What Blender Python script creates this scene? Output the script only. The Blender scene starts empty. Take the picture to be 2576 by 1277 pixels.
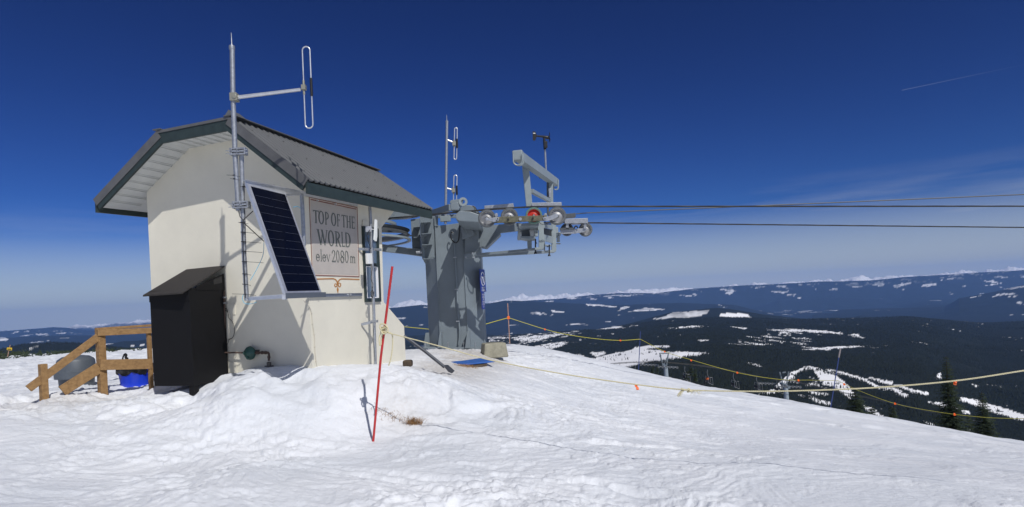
import bpy, math, random
import numpy as np
from mathutils import Vector
random.seed(5)
R=math.radians; PI=math.pi
sc=bpy.context.scene
# ---------------------------------------------------------------- camera, world, sun, exposure
F=1550.; CX,CY=1288.,760.; ROLL=R(2.8); CR,SR=math.cos(ROLL),math.sin(ROLL)
cam=bpy.data.objects.new('camera',bpy.data.cameras.new('camera')); sc.collection.objects.link(cam)
cam.data.sensor_width=36; cam.data.lens=F/2576*36; cam.data.shift_y=(CY-638.5)/2576
cam.data.clip_start=.05; cam.data.clip_end=120000
from mathutils import Matrix
cam.matrix_world=Matrix.Rotation(R(90),4,'X')@Matrix.Rotation(-ROLL,4,'Z')
sc.camera=cam
sc.view_settings.view_transform='Standard'; sc.view_settings.look='None'; sc.view_settings.exposure=0.0
SUN_EL,SUN_AZ=R(47),R(148.5)
sdir=Vector((math.sin(SUN_AZ)*math.cos(SUN_EL),math.cos(SUN_AZ)*math.cos(SUN_EL),math.sin(SUN_EL)))
sl=bpy.data.lights.new('sun','SUN'); sl.energy=3.5; sl.angle=R(.5); sl.color=(1,.975,.935)
so=bpy.data.objects.new('sun',sl); sc.collection.objects.link(so); so.rotation_euler=sdir.to_track_quat('Z','Y').to_euler()
W=bpy.data.worlds.new('World'); sc.world=W; W.use_nodes=True
nt=W.node_tree; N=nt.nodes; L=nt.links; N.clear()
def nd(t,**k):
    n=N.new(t)
    for a,b in k.items(): setattr(n,a,b)
    return n
def mth(op,a,b=None,c=None,clamp=False):
    n=N.new('ShaderNodeMath'); n.operation=op; n.use_clamp=clamp
    for i,v in enumerate((a,b,c)):
        if v is None: continue
        if isinstance(v,(int,float)): n.inputs[i].default_value=v
        else: L.new(v,n.inputs[i])
    return n.outputs[0]
sky=nd('ShaderNodeTexSky',sky_type='NISHITA',sun_disc=False,sun_elevation=SUN_EL,sun_rotation=SUN_AZ,altitude=2080,air_density=1.,dust_density=.15,ozone_density=4.)
gm=nd('ShaderNodeGamma'); gm.inputs[1].default_value=1.62
hs=nd('ShaderNodeHueSaturation'); hs.inputs['Saturation'].default_value=1.03; hs.inputs['Value'].default_value=.158; hs.inputs['Hue'].default_value=.512
L.new(sky.outputs[0],gm.inputs[0]); L.new(gm.outputs[0],hs.inputs['Color'])
tc=nd('ShaderNodeTexCoord'); sep=nd('ShaderNodeSeparateXYZ'); L.new(tc.outputs['Generated'],sep.inputs[0])
mp=nd('ShaderNodeMapping'); mp.inputs['Scale'].default_value=(1.3,1.3,15); mp.inputs['Rotation'].default_value=(0,R(3),R(20)); L.new(tc.outputs['Generated'],mp.inputs[0])
ns=nd('ShaderNodeTexNoise'); ns.inputs['Scale'].default_value=1.6; ns.inputs['Detail'].default_value=6; ns.inputs['Roughness'].default_value=.55; L.new(mp.outputs[0],ns.inputs['Vector'])
z=sep.outputs[2]
band=mth('MULTIPLY',mth('SMOOTH_MIN',1.,mth('MULTIPLY',mth('SUBTRACT',.165,z),14.),.2),1.,clamp=True)
bx_=mth('MULTIPLY_ADD',mth('SUBTRACT',sep.outputs[0],-.7),.35,.45,clamp=True)
cl=mth('MULTIPLY',mth('MULTIPLY',mth('SUBTRACT',ns.outputs[0],.44),3.2,clamp=True),mth('MULTIPLY',band,bx_))
low=mth('POWER',mth('MULTIPLY',mth('SUBTRACT',.125,z),9.,clamp=True),1.0)
cl2=mth('MAXIMUM',mth('MULTIPLY',cl,.6),mth('MULTIPLY',low,.9))
mix=nd('ShaderNodeMixRGB'); mix.inputs[2].default_value=(6.0,6.1,5.9,1); tint=nd('ShaderNodeMixRGB',blend_type='MULTIPLY'); tint.inputs[0].default_value=1; tint.inputs[2].default_value=(.50,.84,1.13,1); L.new(hs.outputs[0],tint.inputs[1]); L.new(cl2,mix.inputs[0]); L.new(tint.outputs[0],mix.inputs[1])
# thin contrail far up on the right: distance from a great circle, limited to a short arc
def dirpx(x,y):
    dx,dy=x-CX,CY-y; return Vector(((dx*CR+dy*SR)/F,1,(-dx*SR+dy*CR)/F)).normalized()
ca,cb=dirpx(2268,228),dirpx(2600,158); cn=ca.cross(cb).normalized(); cm=(ca+cb).normalized()
vd=nd('ShaderNodeVectorMath',operation='DOT_PRODUCT'); L.new(tc.outputs['Generated'],vd.inputs[0]); vd.inputs[1].default_value=cn
vm=nd('ShaderNodeVectorMath',operation='DOT_PRODUCT'); L.new(tc.outputs['Generated'],vm.inputs[0]); vm.inputs[1].default_value=cm
c1=mth('SUBTRACT',1.,mth('MULTIPLY',mth('ABSOLUTE',vd.outputs['Value']),1300.),clamp=True)
ce=dirpx(2285,225); ve=nd('ShaderNodeVectorMath',operation='DOT_PRODUCT'); L.new(tc.outputs['Generated'],ve.inputs[0]); ve.inputs[1].default_value=(cb-ca).normalized()
q0=ca.dot((cb-ca).normalized()); q1=cb.dot((cb-ca).normalized()); c2=mth('MULTIPLY',mth('GREATER_THAN',ve.outputs['Value'],q0),mth('DIVIDE',mth('SUBTRACT',q1,ve.outputs['Value']),q1-q0,clamp=True))
# extra sky glow towards the sun, behind the camera, added to fill shadows
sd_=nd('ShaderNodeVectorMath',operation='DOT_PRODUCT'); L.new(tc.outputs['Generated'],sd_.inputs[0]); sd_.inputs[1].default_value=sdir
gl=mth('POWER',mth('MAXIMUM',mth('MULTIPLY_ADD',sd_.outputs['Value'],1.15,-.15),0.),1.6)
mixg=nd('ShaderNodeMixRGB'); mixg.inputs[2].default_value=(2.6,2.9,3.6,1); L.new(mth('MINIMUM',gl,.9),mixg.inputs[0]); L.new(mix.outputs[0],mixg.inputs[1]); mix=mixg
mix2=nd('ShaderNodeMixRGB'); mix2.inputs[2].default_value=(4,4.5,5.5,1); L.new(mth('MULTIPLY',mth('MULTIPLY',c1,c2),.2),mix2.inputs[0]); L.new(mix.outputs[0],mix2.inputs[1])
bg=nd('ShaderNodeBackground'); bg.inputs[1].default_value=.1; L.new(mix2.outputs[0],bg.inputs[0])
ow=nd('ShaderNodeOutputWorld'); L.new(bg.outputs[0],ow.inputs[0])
sc.cycles.use_denoising=True; sc.cycles.volume_bounces=1; sc.cycles.max_bounces=8
# ---------------------------------------------------------------- pixel/depth to world (the photo, 2576 px wide)
def uv(x,y):
    dx,dy=x-CX,CY-y; return dx*CR+dy*SR,-dx*SR+dy*CR
def P(x,y,Y):
    u,v=uv(x,y); return Vector((u/F*Y,Y,v/F*Y))
def crop(x0,y0,s):
    return lambda x,y:((x0+x/s)/1.4037,(y0+y/s)/1.4037)
c4=crop(1300,400,2.322); cz=crop(1300,680,5.109); cu=crop(1740,780,6.962); c5=crop(1300,750,2.128)
cs=crop(1050,640,2.9025); cb1=crop(1700,900,2.128); cb2=crop(2616,900,1.824); c3=crop(2000,1150,3.22)
c6=crop(2620,900,2.586); cl4=crop(0,1050,3.193); cbs=crop(1680,920,6.717); cg=crop(780,920,3.042); cr2=crop(50,600,1.419); cr3=crop(750,600,1.596)
# ---------------------------------------------------------------- materials
MATS={}
def mat(name,col=(0,0,0),rough=.6,metal=0.,var=.0,vscale=8.,bump=0.,bscale=60.,spec=.5,coat=0.,col2=None,stretch=None):
    if name in MATS: return MATS[name]
    m=bpy.data.materials.new(name); m.use_nodes=True; t=m.node_tree; b=t.nodes['Principled BSDF']
    b.inputs['Base Color'].default_value=(*col,1); b.inputs['Roughness'].default_value=rough; b.inputs['Metallic'].default_value=metal
    b.inputs['Specular IOR Level'].default_value=spec; b.inputs['Coat Weight'].default_value=coat
    tcn=t.nodes.new('ShaderNodeTexCoord'); vec=tcn.outputs['Object']
    if stretch:
        mpn=t.nodes.new('ShaderNodeMapping'); mpn.inputs['Scale'].default_value=stretch; t.links.new(vec,mpn.inputs[0]); vec=mpn.outputs[0]
    if var>0 or col2:
        n=t.nodes.new('ShaderNodeTexNoise'); n.inputs['Scale'].default_value=vscale; n.inputs['Detail'].default_value=8; n.inputs['Roughness'].default_value=.65; t.links.new(vec,n.inputs['Vector'])
        r=t.nodes.new('ShaderNodeValToRGB'); r.color_ramp.elements[0].position=.3; r.color_ramp.elements[1].position=.72
        a=col2 if col2 else tuple(c*(1-var) for c in col); bb=col if col2 else tuple(min(1,c*(1+var*.6)) for c in col)
        r.color_ramp.elements[0].color=(*a,1); r.color_ramp.elements[1].color=(*bb,1)
        t.links.new(n.outputs[0],r.inputs[0]); t.links.new(r.outputs[0],b.inputs['Base Color'])
        mr=t.nodes.new('ShaderNodeMapRange'); mr.inputs[3].default_value=max(0,rough-.12); mr.inputs[4].default_value=min(1,rough+.12); t.links.new(n.outputs[0],mr.inputs[0]); t.links.new(mr.outputs[0],b.inputs['Roughness'])
    if bump>0:
        n=t.nodes.new('ShaderNodeTexNoise'); n.inputs['Scale'].default_value=bscale; n.inputs['Detail'].default_value=5; t.links.new(vec,n.inputs['Vector'])
        bp=t.nodes.new('ShaderNodeBump'); bp.inputs['Strength'].default_value=bump; bp.inputs['Distance'].default_value=.01; t.links.new(n.outputs[0],bp.inputs['Height']); t.links.new(bp.outputs[0],b.inputs['Normal'])
    MATS[name]=m; return m
M_stucco=mat('stucco',(.745,.71,.60),.9,var=.07,vscale=1.6,bump=.5,bscale=220)
M_roof=mat('roof_metal',(.112,.116,.122),.5,metal=.2,var=.07,vscale=1.5)
M_green=mat('dark_green_paint',(.026,.042,.042),.55,var=.3,vscale=9,bump=.25,bscale=40)
M_flash=mat('flashing',(.13,.13,.13),.5,metal=.2,var=.2,vscale=5)
M_soffit=mat('soffit_white',(.62,.63,.61),.5,var=.08,vscale=6)
M_galv=mat('galvanised',(.40,.42,.45),.42,metal=.65,var=.22,vscale=30,bump=.15,bscale=90)
M_alu=mat('aluminium',(.72,.73,.75),.35,metal=.7,var=.12,vscale=14)
M_towergrey=mat('tower_paint',(.185,.22,.245),.42,var=.10,vscale=3.,bump=.12,bscale=70)
M_lightgrey=mat('frame_paint',(.27,.315,.33),.42,var=.12,vscale=4,bump=.1)
M_black=mat('black_plastic',(.012,.012,.014),.45)
M_boxblack=mat('black_plywood',(.007,.007,.008),.65,spec=.2,var=.35,vscale=5,bump=.25,bscale=50,stretch=(6,6,.7))
M_boxroof=mat('rolled_roofing',(.032,.028,.026),.9,var=.45,vscale=14,bump=.8,bscale=160)
M_wood=mat('treated_wood',(.36,.215,.09),.75,col2=(.19,.105,.04),vscale=4,bump=.35,bscale=30,stretch=(1.5,6,6))
M_bin=mat('grey_plastic',(.085,.10,.12),.5,var=.15,vscale=5)
M_blue=mat('blue_plastic',(.012,.05,.62),.35,var=.1)
M_bag=mat('bin_bag',(.012,.012,.013),.2,bump=.8,bscale=18)
M_red=mat('red_plastic',(.52,.03,.03),.4,var=.25,vscale=9)
M_orange=mat('orange_tape',(.85,.14,.02),.5)
M_rope=mat('poly_rope',(.68,.62,.40),.6,var=.2,vscale=40)
M_yrope=mat('yellow_rope',(.55,.50,.05),.6)
M_steelrope=mat('steel_rope',(.022,.023,.026),.6)
M_pole_blue=mat('blue_pole',(.025,.05,.19),.5)
M_pole_or=mat('bamboo_pole',(.45,.27,.2),.6,var=.25,vscale=9)
M_signblue=mat('sign_blue',(.01,.03,.25),.4)
M_white=mat('white_paint',(.8,.8,.8),.5)
M_sheave=mat('sheave_steel',(.40,.40,.40),.42,metal=.75,var=.25,vscale=10)
M_tyre=mat('sheave_liner',(.11,.12,.13),.6,metal=.2,var=.2)
M_sred=mat('sheave_red',(.55,.03,.015),.4,var=.15)
M_sgreen=mat('sheave_green',(.10,.19,.15),.5)
M_olive=mat('worn_olive',(.15,.145,.10),.5,metal=.4,var=.4,vscale=14)
M_concrete=mat('concrete',(.30,.285,.22),.95,var=.3,vscale=10,bump=.6,bscale=70)
M_regul=mat('regulator_green',(.03,.095,.075),.5,var=.25,vscale=20)
M_rust=mat('rusty_pipe',(.11,.07,.055),.7,metal=.2,var=.6,vscale=35)
M_cyan=mat('cyan_wire',(.05,.4,.6),.5)
M_glass=mat('window_glass',(.09,.13,.18),.06,metal=.0,spec=1.,coat=1.)
M_cell=mat('solar_cells',(.003,.004,.010),.25,spec=.25)
M_cellline=mat('cell_line',(.10,.11,.15),.4)
M_signgrey=mat('sign_grey',(.47,.43,.395),.9,var=.06,vscale=5,bump=.4,bscale=200)
M_letter=mat('letter_green',(.085,.105,.095),.8,col2=(.16,.17,.155),vscale=14)
M_maroon=mat('maroon_line',(.24,.11,.09),.8,var=.2,vscale=15)
M_ochre=mat('ochre',(.48,.22,.06),.8,col2=(.36,.15,.04),vscale=9)
M_dirt=mat('old_board',(.10,.07,.045),.9,var=.5,vscale=12,bump=.5)
M_bluemat=mat('blue_mat',(.03,.12,.42),.5,var=.2)
M_darkpipe=mat('dark_bar',(.07,.075,.09),.45,metal=.4,var=.3,vscale=12)
M_needle=mat('needles',(.030,.048,.020),.8,col2=(.014,.026,.012),vscale=1.2)
M_trunk=mat('bark',(.06,.045,.035),.9,var=.3)
M_grass=mat('dry_grass',(.36,.20,.07),.8,col2=(.2,.1,.04),vscale=30)
M_yel=mat('sign_yellow',(.75,.5,.03),.5)
M_jacket=mat('orange_jacket',(.8,.15,.02),.7)
M_dark=mat('dark_trousers',(.02,.02,.025),.8)
M_skin=mat('skin',(.5,.3,.22),.6)
M_chair=mat('chair_steel',(.18,.19,.20),.5,metal=.4)
# ---------------------------------------------------------------- mesh helper
class MB:
    def __init__(s): s.v=[]; s.f=[]
    def add(s,vs,fs):
        o=len(s.v); s.v+=[Vector(p) for p in vs]; s.f+=[tuple(i+o for i in f) for f in fs]; return s
    def prism(s,pts,d):
        n=len(pts); d=Vector(d); pts=[Vector(p) for p in pts]
        fs=[tuple(range(n)),tuple(range(2*n-1,n-1,-1))]+[(i,i+n,(i+1)%n+n,(i+1)%n) for i in range(n)]
        return s.add(pts+[p+d for p in pts],fs)
    def plate(s,px,Y,t=.05):   # an outline at depth Y with a real thickness
        return s.prism([P(x,y,Y) for x,y in px],(0,t,0))
    def box(s,c,h,ax=None):
        c=Vector(c); ax=ax or (Vector((1,0,0)),Vector((0,1,0)),Vector((0,0,1)))
        vs=[c+ax[0]*(h[0]*i)+ax[1]*(h[1]*j)+ax[2]*(h[2]*k) for i in(-1,1) for j in(-1,1) for k in(-1,1)]
        return s.add(vs,[(0,1,3,2),(4,6,7,5),(0,4,5,1),(2,3,7,6),(0,2,6,4),(1,5,7,3)])
    def beam(s,a,b,w,h,up=(0,0,1)):
        a,b=Vector(a),Vector(b); d=b-a; l=d.length; d/=l; x=d.cross(Vector(up)).normalized(); u=x.cross(d)
        return s.box((a+b)/2,(w/2,l/2,h/2),(x,d,u))
    def tube(s,path,r,n=8,cap=True):
        path=[Vector(p) for p in path]; k=len(path); rr=r if isinstance(r,(list,tuple)) else [r]*k
        o=len(s.v); prev=None
        for i,p in enumerate(path):
            t=(path[min(i+1,k-1)]-path[max(i-1,0)]).normalized()
            if prev is None:
                a=Vector((0,0,1)) if abs(t.z)<.9 else Vector((1,0,0)); x=t.cross(a).normalized()
            else: x=(prev-t*prev.dot(t)).normalized()
            prev=x; y=t.cross(x)
            for j in range(n):
                q=2*PI*j/n; s.v.append(p+(x*math.cos(q)+y*math.sin(q))*rr[i])
        for i in range(k-1):
            for j in range(n):
                s.f.append((o+i*n+j,o+i*n+(j+1)%n,o+(i+1)*n+(j+1)%n,o+(i+1)*n+j))
        if cap: s.f+=[tuple(o+j for j in range(n-1,-1,-1)),tuple(o+(k-1)*n+j for j in range(n))]
        return s
    def lathe(s,c,axis,prof,n=24,closed=False):   # prof: (radius, height along axis)
        c=Vector(c); ax=Vector(axis).normalized(); a=Vector((0,0,1)) if abs(ax.z)<.9 else Vector((1,0,0)); x=ax.cross(a).normalized(); y=ax.cross(x)
        o=len(s.v); k=len(prof)
        for r,h in prof:
            for j in range(n):
                q=2*PI*j/n; s.v.append(c+ax*h+(x*math.cos(q)+y*math.sin(q))*r)
        for i in range(k-1 if not closed else k):
            i2=(i+1)%k
            for j in range(n): s.f.append((o+i*n+j,o+i*n+(j+1)%n,o+i2*n+(j+1)%n,o+i2*n+j))
        if not closed: s.f+=[tuple(o+j for j in range(n-1,-1,-1)),tuple(o+(k-1)*n+j for j in range(n))]
        return s
    def build(s,name,m,parent=None,bevel=0,smooth=False):
        me=bpy.data.meshes.new(name); off=Vector((0,0,0)); q=parent
        while q is not None: off+=q.location; q=q.parent
        me.from_pydata([tuple(p-off) for p in s.v],[],s.f); me.materials.append(m)
        o=bpy.data.objects.new(name,me); sc.collection.objects.link(o); o.parent=parent
        if smooth:
            me.polygons.foreach_set('use_smooth',[True]*len(me.polygons))
            try: me.set_sharp_from_angle(angle=R(40))
            except Exception: pass
        if bevel:
            b=o.modifiers.new('b','BEVEL'); b.width=bevel; b.segments=2; b.limit_method='ANGLE'
        return o
def tag(o,label=None,cat=None,group=None,kind=None):
    if label: o['label']=label
    if cat: o['category']=cat
    if group: o['group']=group
    if kind: o['kind']=kind
    return o
def thing(name,loc,label,cat,group=None):
    o=bpy.data.objects.new(name,None); o.empty_display_size=.2; sc.collection.objects.link(o); o.location=Vector(loc); return tag(o,label,cat,group)
def npmesh(name,co,faces,m,parent=None,smooth=True,attrs=None):
    me=bpy.data.meshes.new(name); nv,nf,k=len(co),len(faces),faces.shape[1]
    me.vertices.add(nv); me.vertices.foreach_set('co',co.astype(np.float32).ravel())
    me.loops.add(nf*k); me.loops.foreach_set('vertex_index',faces.astype(np.int32).ravel())
    me.polygons.add(nf); me.polygons.foreach_set('loop_start',np.arange(0,nf*k,k,dtype=np.int32))
    if smooth: me.polygons.foreach_set('use_smooth',np.ones(nf,dtype=bool))
    for an,av in (attrs or {}).items():
        a=me.attributes.new(an,'FLOAT','POINT'); a.data.foreach_set('value',av.astype(np.float32))
    me.update(); me.validate(); me.materials.append(m)
    o=bpy.data.objects.new(name,me); sc.collection.objects.link(o); o.parent=parent; return o
def cat_rom(pts,n=12):
    pts=[Vector(p) for p in pts]; out=[]; q=[2*pts[0]-pts[1]]+pts+[2*pts[-1]-pts[-2]]
    for i in range(1,len(q)-2):
        for k in range(n):
            t=k/n; a,b,c,d=q[i-1:i+3]; out.append(.5*((2*b)+(c-a)*t+(2*a-5*b+4*c-d)*t*t+(3*b-a-3*c+d)*t**3))
    return out+[pts[-1]]
def twisted(mb,path,r,pitch,strands=3,n=6,step=None):
    path=[Vector(p) for p in path]; ln=[0]
    for a,b in zip(path,path[1:]): ln.append(ln[-1]+(b-a).length)
    step=step or pitch/8; K=max(2,int(ln[-1]/step)); j=0; base=[]
    for i in range(K+1):
        d=ln[-1]*i/K
        while j<len(ln)-2 and ln[j+1]<d: j+=1
        t=(d-ln[j])/max(1e-9,ln[j+1]-ln[j]); base.append((path[j].lerp(path[j+1],t),(path[j+1]-path[j]).normalized(),d))
    for s_ in range(strands):
        pp=[]
        for p,t,d in base:
            x=t.cross(Vector((0,0,1))).normalized(); y=t.cross(x); q=2*PI*(d/pitch+s_/strands); pp.append(p+(x*math.cos(q)+y*math.sin(q))*r*.52)
        mb.tube(pp,r*.56,n)
    return mb
# ---------------------------------------------------------------- noise
def vnoise(x,y,seed=0):
    xi=np.floor(x).astype(np.int64); yi=np.floor(y).astype(np.int64); fx=x-xi; fy=y-yi
    def h(a,b):
        n=(a*374761393+b*668265263+seed*974634777)&0xffffffff; n=((n^(n>>13))*1274126177)&0xffffffff; n=(n^(n>>16))&0xffff; return n/65535.
    sx=fx*fx*fx*(fx*(fx*6-15)+10); sy=fy*fy*fy*(fy*(fy*6-15)+10)
    a=h(xi,yi)*(1-sx)+h(xi+1,yi)*sx; b=h(xi,yi+1)*(1-sx)+h(xi+1,yi+1)*sx
    return (a*(1-sy)+b*sy)*2-1
def fbm(x,y,o=4,seed=0,g=.5):
    t=0*x; a=1.; 
    for i in range(o):
        c,s=math.cos(.7*i),math.sin(.7*i); k=2.03**i
        t=t+a*vnoise((x*c-y*s)*k+i*17.3,(x*s+y*c)*k-i*9.1,seed+i); a*=g
    return t
def sst(a,b,x):
    t=np.clip((x-a)/(b-a),0,1); return t*t*(3-2*t)
# ---------------------------------------------------------------- near ground
GP=[(0,1277,4.6),(640,1277,4.6),(1288,1277,4.7),(1932,1277,4.7),(2576,1277,4.7),(0,1150,6.2),(640,1180,5.8),(1288,1150,6.3),(1932,1180,6),(2576,1200,6),
(939,1112,7.2),(600,1105,7.0),(300,1085,7.2),(0,1065,7.5),(1060,1085,7.4),
(100,1003,9.1),(180,994,9.3),(300,1008,9.5),(365,985,9.5),(385,1004,8.9),(430,1006,8.6),(482,1016,8.4),(440,1036,7.9),(530,990,8.3),(590,948,8.5),(640,938,8.4),(720,956,8.5),(850,937,8.45),(930,952,8.6),(1000,926,9.0),(1062,932,9.5),
(220,1040,8.2),(420,1055,7.5),(600,1020,7.55),(800,1030,7.6),(720,985,8.0),(900,990,8.0),(520,1050,7.4),(880,1060,7.5),(1000,980,8.3),
(1010,1048,7.9),(1100,930,10.6),(1150,1000,8.5),(1075,878,14.6),(1220,882,14.3),(1150,881,14.7),(1300,1000,9.5),(1140,925,11),
(1290,881,20),(1390,887,20),(1500,912,20),(1607,940,28),(1750,975,25),(1930,1003,23),(2090,1028,21),(2300,1065,18),(2576,1115,15),
(1700,1100,9),(2000,1120,9),(2400,1150,9),(1500,1000,12),(1900,1040,14),(2250,1090,13),(1330,920,14),
(0,1000,11),(0,950,18),(0,920,28),(0,894,50),(200,891,50),(370,883,50),(150,950,15),(370,940,14),(-300,950,20),(-300,900,50)]
gx=[P(*g) for g in GP]
gx+=[Vector(p) for p in ((-4.5,10.3,-.85),(-3,10.5,-.9),(-2.3,12,-1.0),(-5,12.5,-1.1),(-7,12,-1.1),(-3,16,-1.2),(-10,16,-1.35),(0,17.5,-1.2),(0,2,-1.6),(3,2,-1.68),(-3,2,-1.5),(0,-8,-1.6),(-10,-5,-1.3),(12,-5,-2.2),(22,8,-5),(-20,5,-1.3),
 (-12,45,-3),(-2,45,-5.5),(0,30,-2.9),(5,45,-8),(15,50,-13),(28,40,-15),(34,25,-13),(38,10,-10),(25,55,-18),(45,40,-22),(-30,62,-4),(-2,62,-9),(-50,40,-2.5),(-40,0,-1.4),(10,62,-16),(18,33,-8.5),(24,24,-8.8),(24,14,-7),(6,26,-3.7))]
C=np.array([tuple(p) for p in gx]); 
def tpsU(r2): return np.where(r2>1e-12,r2*np.log(r2+1e-12),0)
_n=len(C); _K=tpsU(((C[:,None,:2]-C[None,:,:2])**2).sum(-1))+np.eye(_n)*.02; _P=np.c_[np.ones(_n),C[:,:2]]
_A=np.r_[np.c_[_K,_P],np.c_[_P.T,np.zeros((3,3))]]; _w=np.linalg.solve(_A,np.r_[C[:,2],0,0,0])
def tps(X,Y):
    X=np.asarray(X,float); Y=np.asarray(Y,float); z=_w[_n]+_w[_n+1]*X+_w[_n+2]*Y
    for i in range(_n): z=z+_w[i]*tpsU((X-C[i,0])**2+(Y-C[i,1])**2)
    return z
def hit(x,y):   # where the line of sight through a photo point meets the snow
    u,v=uv(x,y); Ys=np.geomspace(3,50,400); d=tps(u/F*Ys,Ys)-v/F*Ys; k=np.nonzero(d>0)[0]; Yh=Ys[k[0]] if len(k) else 40.; return (u/F*Yh,Yh)
TRK=[[hit(*p) for p in l] for l in (((1781,966),(1840,977),(1903,989)),((1704,986),(1800,1000),(1960,1020),(2135,1041)),((1985,1054),(2100,1072),(2216,1095)),((2203,1052),(2400,1088),(2560,1121)),((1500,1112),(1700,1130),(1900,1160)),((1250,1195),(1500,1215),(1800,1260)))]
def dist_seg(X,Y,a,b):
    a=np.array(a);b=np.array(b);d=b-a;t=np.clip(((X-a[0])*d[0]+(Y-a[1])*d[1])/(d@d),0,1); return np.hypot(X-a[0]-t*d[0],Y-a[1]-t*d[1])
def detail(X,Y):
    r=np.hypot(X,Y)
    wx=X+.35*fbm(X*.9,Y*.9,2,71); wy=Y+.35*fbm(X*.9+5,Y*.9,2,72)
    bump=.035*fbm(wx*.8,wy*.8,3,3)
    field=sst(10,14,r)*(1-sst(-2.,1.,X))
    e=fbm(wx*1.7+wy*.7,wy*4.2-wx*.9,4,11,.55)                       # wind-worn ridges
    ridg=1-np.abs(fbm(wx*1.5+3,wy*3.2,4,23,.55))
    rough=.35+.65*sst(-.35,.5,fbm(X*.33,Y*.33,2,31))
    nearm=1-.65*sst(0.,3.5,X)*sst(3.5,8,r)
    z=bump+rough*nearm*(.016*e+.03*(ridg-.6)+.018*fbm(wx*9,wy*15,3,41,.6))
    ch=sst(.28,.42,fbm(X*3.1,Y*3.6,3,51))*sst(.0,.6,fbm(X*.5+2,Y*.6,2,53))   # loose chunks
    z=z+.022*ch*nearm*(1-sst(7.2,8.2,r))
    z=z+field*(.02*fbm(X*1.1,Y*2.4,3,61))*3*np.clip(r/20,.5,1.6)
    mound=sst(1.6,.0,np.abs(np.hypot(X+3.2,(Y-8.1)*1.3)-.6))*0
    lump=.07*fbm(X*2.2,Y*2.2,3,81)*np.exp(-((Y-8.35-.15*(-X-3))/.8)**2)*(1-sst(-1.,1.,X))
    # a ski track: two shallow parallel grooves
    def groove(a,b,c,w,dp): return -dp*np.exp(-((a*X+b*Y-c)/w)**2)
    g=(groove(.45,1,5.05,.05,.03)+groove(.45,1,5.25,.05,.03))*sst(-3,-1.5,X)*(1-sst(1.,2.5,X))
    g=g+groove(-.25,1,7.35,.03,.012)*sst(0,2,X)
    wv=.05*vnoise(X*1.3,Y*1.3,99)
    for l in TRK:
        for a_,b_ in zip(l,l[1:]):
            q_=dist_seg(X,Y,a_,b_)+wv; w_=.05+.003*math.hypot(*a_); g=g-.03*np.exp(-(q_/w_)**2)+.012*np.exp(-((q_-2*w_)/w_)**2)
    return z+lump+g
def gz(X,Y): return float(tps(X,Y)+detail(np.array([float(X)]),np.array([float(Y)]))[0])
th=np.r_[np.linspace(-180,-46,60)[:-1],np.linspace(-46,46,1050),np.linspace(46,180,60)[1:-1]]*PI/180
rr=np.r_[np.geomspace(.4,3,30)[:-1],np.geomspace(3,62,640)]
TT,RR=np.meshgrid(th,rr); GX=(RR*np.sin(TT)).ravel(); GY=(RR*np.cos(TT)).ravel()
base_z=tps(GX,GY); GZ=base_z+detail(GX,GY)
nc=len(th); nr=len(rr); ii,jj=np.meshgrid(np.arange(nr-1),np.arange(nc),indexing='ij'); j2=(jj+1)%nc
FG=np.stack([ii*nc+jj,ii*nc+j2,(ii+1)*nc+j2,(ii+1)*nc+jj],-1).reshape(-1,4)
co=np.c_[GX,GY,GZ]; co=np.r_[co,[[0,0,-1.6]]]; 
dirt=np.exp(-(dist_seg(GX,GY,(-1.3,10.2),(-.8,13.0))/.8)**2)*.9*sst(-.5,.4,fbm(GX*1.5,GY*1.5,3,91)+.25)
dirt+=.5*np.exp(-(np.hypot(GX+6.6,(GY-8.9))/.9)**2)*sst(-.1,.5,fbm(GX*2,GY*2,3,92)+.1)
dirt+=.45*np.exp(-(np.hypot(GX+1.45,(GY-7.95))/.55)**2)
dirt+=.6*np.exp(-(np.hypot(GX+1.0,(GY-13.6)*.6)/1.2)**2)*sst(-.5,.5,fbm(GX*1.8,GY*1.2,3,93)+.2)
ms=bpy.data.materials.new('snow'); ms.use_nodes=True; t=ms.node_tree; b=t.nodes['Principled BSDF']; b.inputs['Roughness'].default_value=.55; b.inputs['Specular IOR Level'].default_value=.25
tcn=t.nodes.new('ShaderNodeTexCoord'); n1=t.nodes.new('ShaderNodeTexNoise'); n1.inputs['Scale'].default_value=14; n1.inputs['Detail'].default_value=8; n1.inputs['Roughness'].default_value=.62; t.links.new(tcn.outputs['Object'],n1.inputs['Vector'])
bp=t.nodes.new('ShaderNodeBump'); bp.inputs['Strength'].default_value=.55; bp.inputs['Distance'].default_value=.035; t.links.new(n1.outputs[0],bp.inputs['Height']); t.links.new(bp.outputs[0],b.inputs['Normal'])
n2=t.nodes.new('ShaderNodeTexNoise'); n2.inputs['Scale'].default_value=.7; n2.inputs['Detail'].default_value=5; t.links.new(tcn.outputs['Object'],n2.inputs['Vector'])
cr=t.nodes.new('ShaderNodeValToRGB'); cr.color_ramp.elements[0].color=(.675,.70,.745,1); cr.color_ramp.elements[1].color=(.765,.78,.815,1); cr.color_ramp.elements[0].position=.35; cr.color_ramp.elements[1].position=.65; t.links.new(n2.outputs[0],cr.inputs[0])
at=t.nodes.new('ShaderNodeAttribute'); at.attribute_name='dirt'; mx=t.nodes.new('ShaderNodeMixRGB'); mx.inputs[2].default_value=(.36,.30,.23,1)
mm=t.nodes.new('ShaderNodeMath'); mm.operation='MULTIPLY'; mm.use_clamp=True; n3=t.nodes.new('ShaderNodeTexNoise'); n3.inputs['Scale'].default_value=22; n3.inputs['Detail'].default_value=6; t.links.new(tcn.outputs['Object'],n3.inputs['Vector'])
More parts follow.
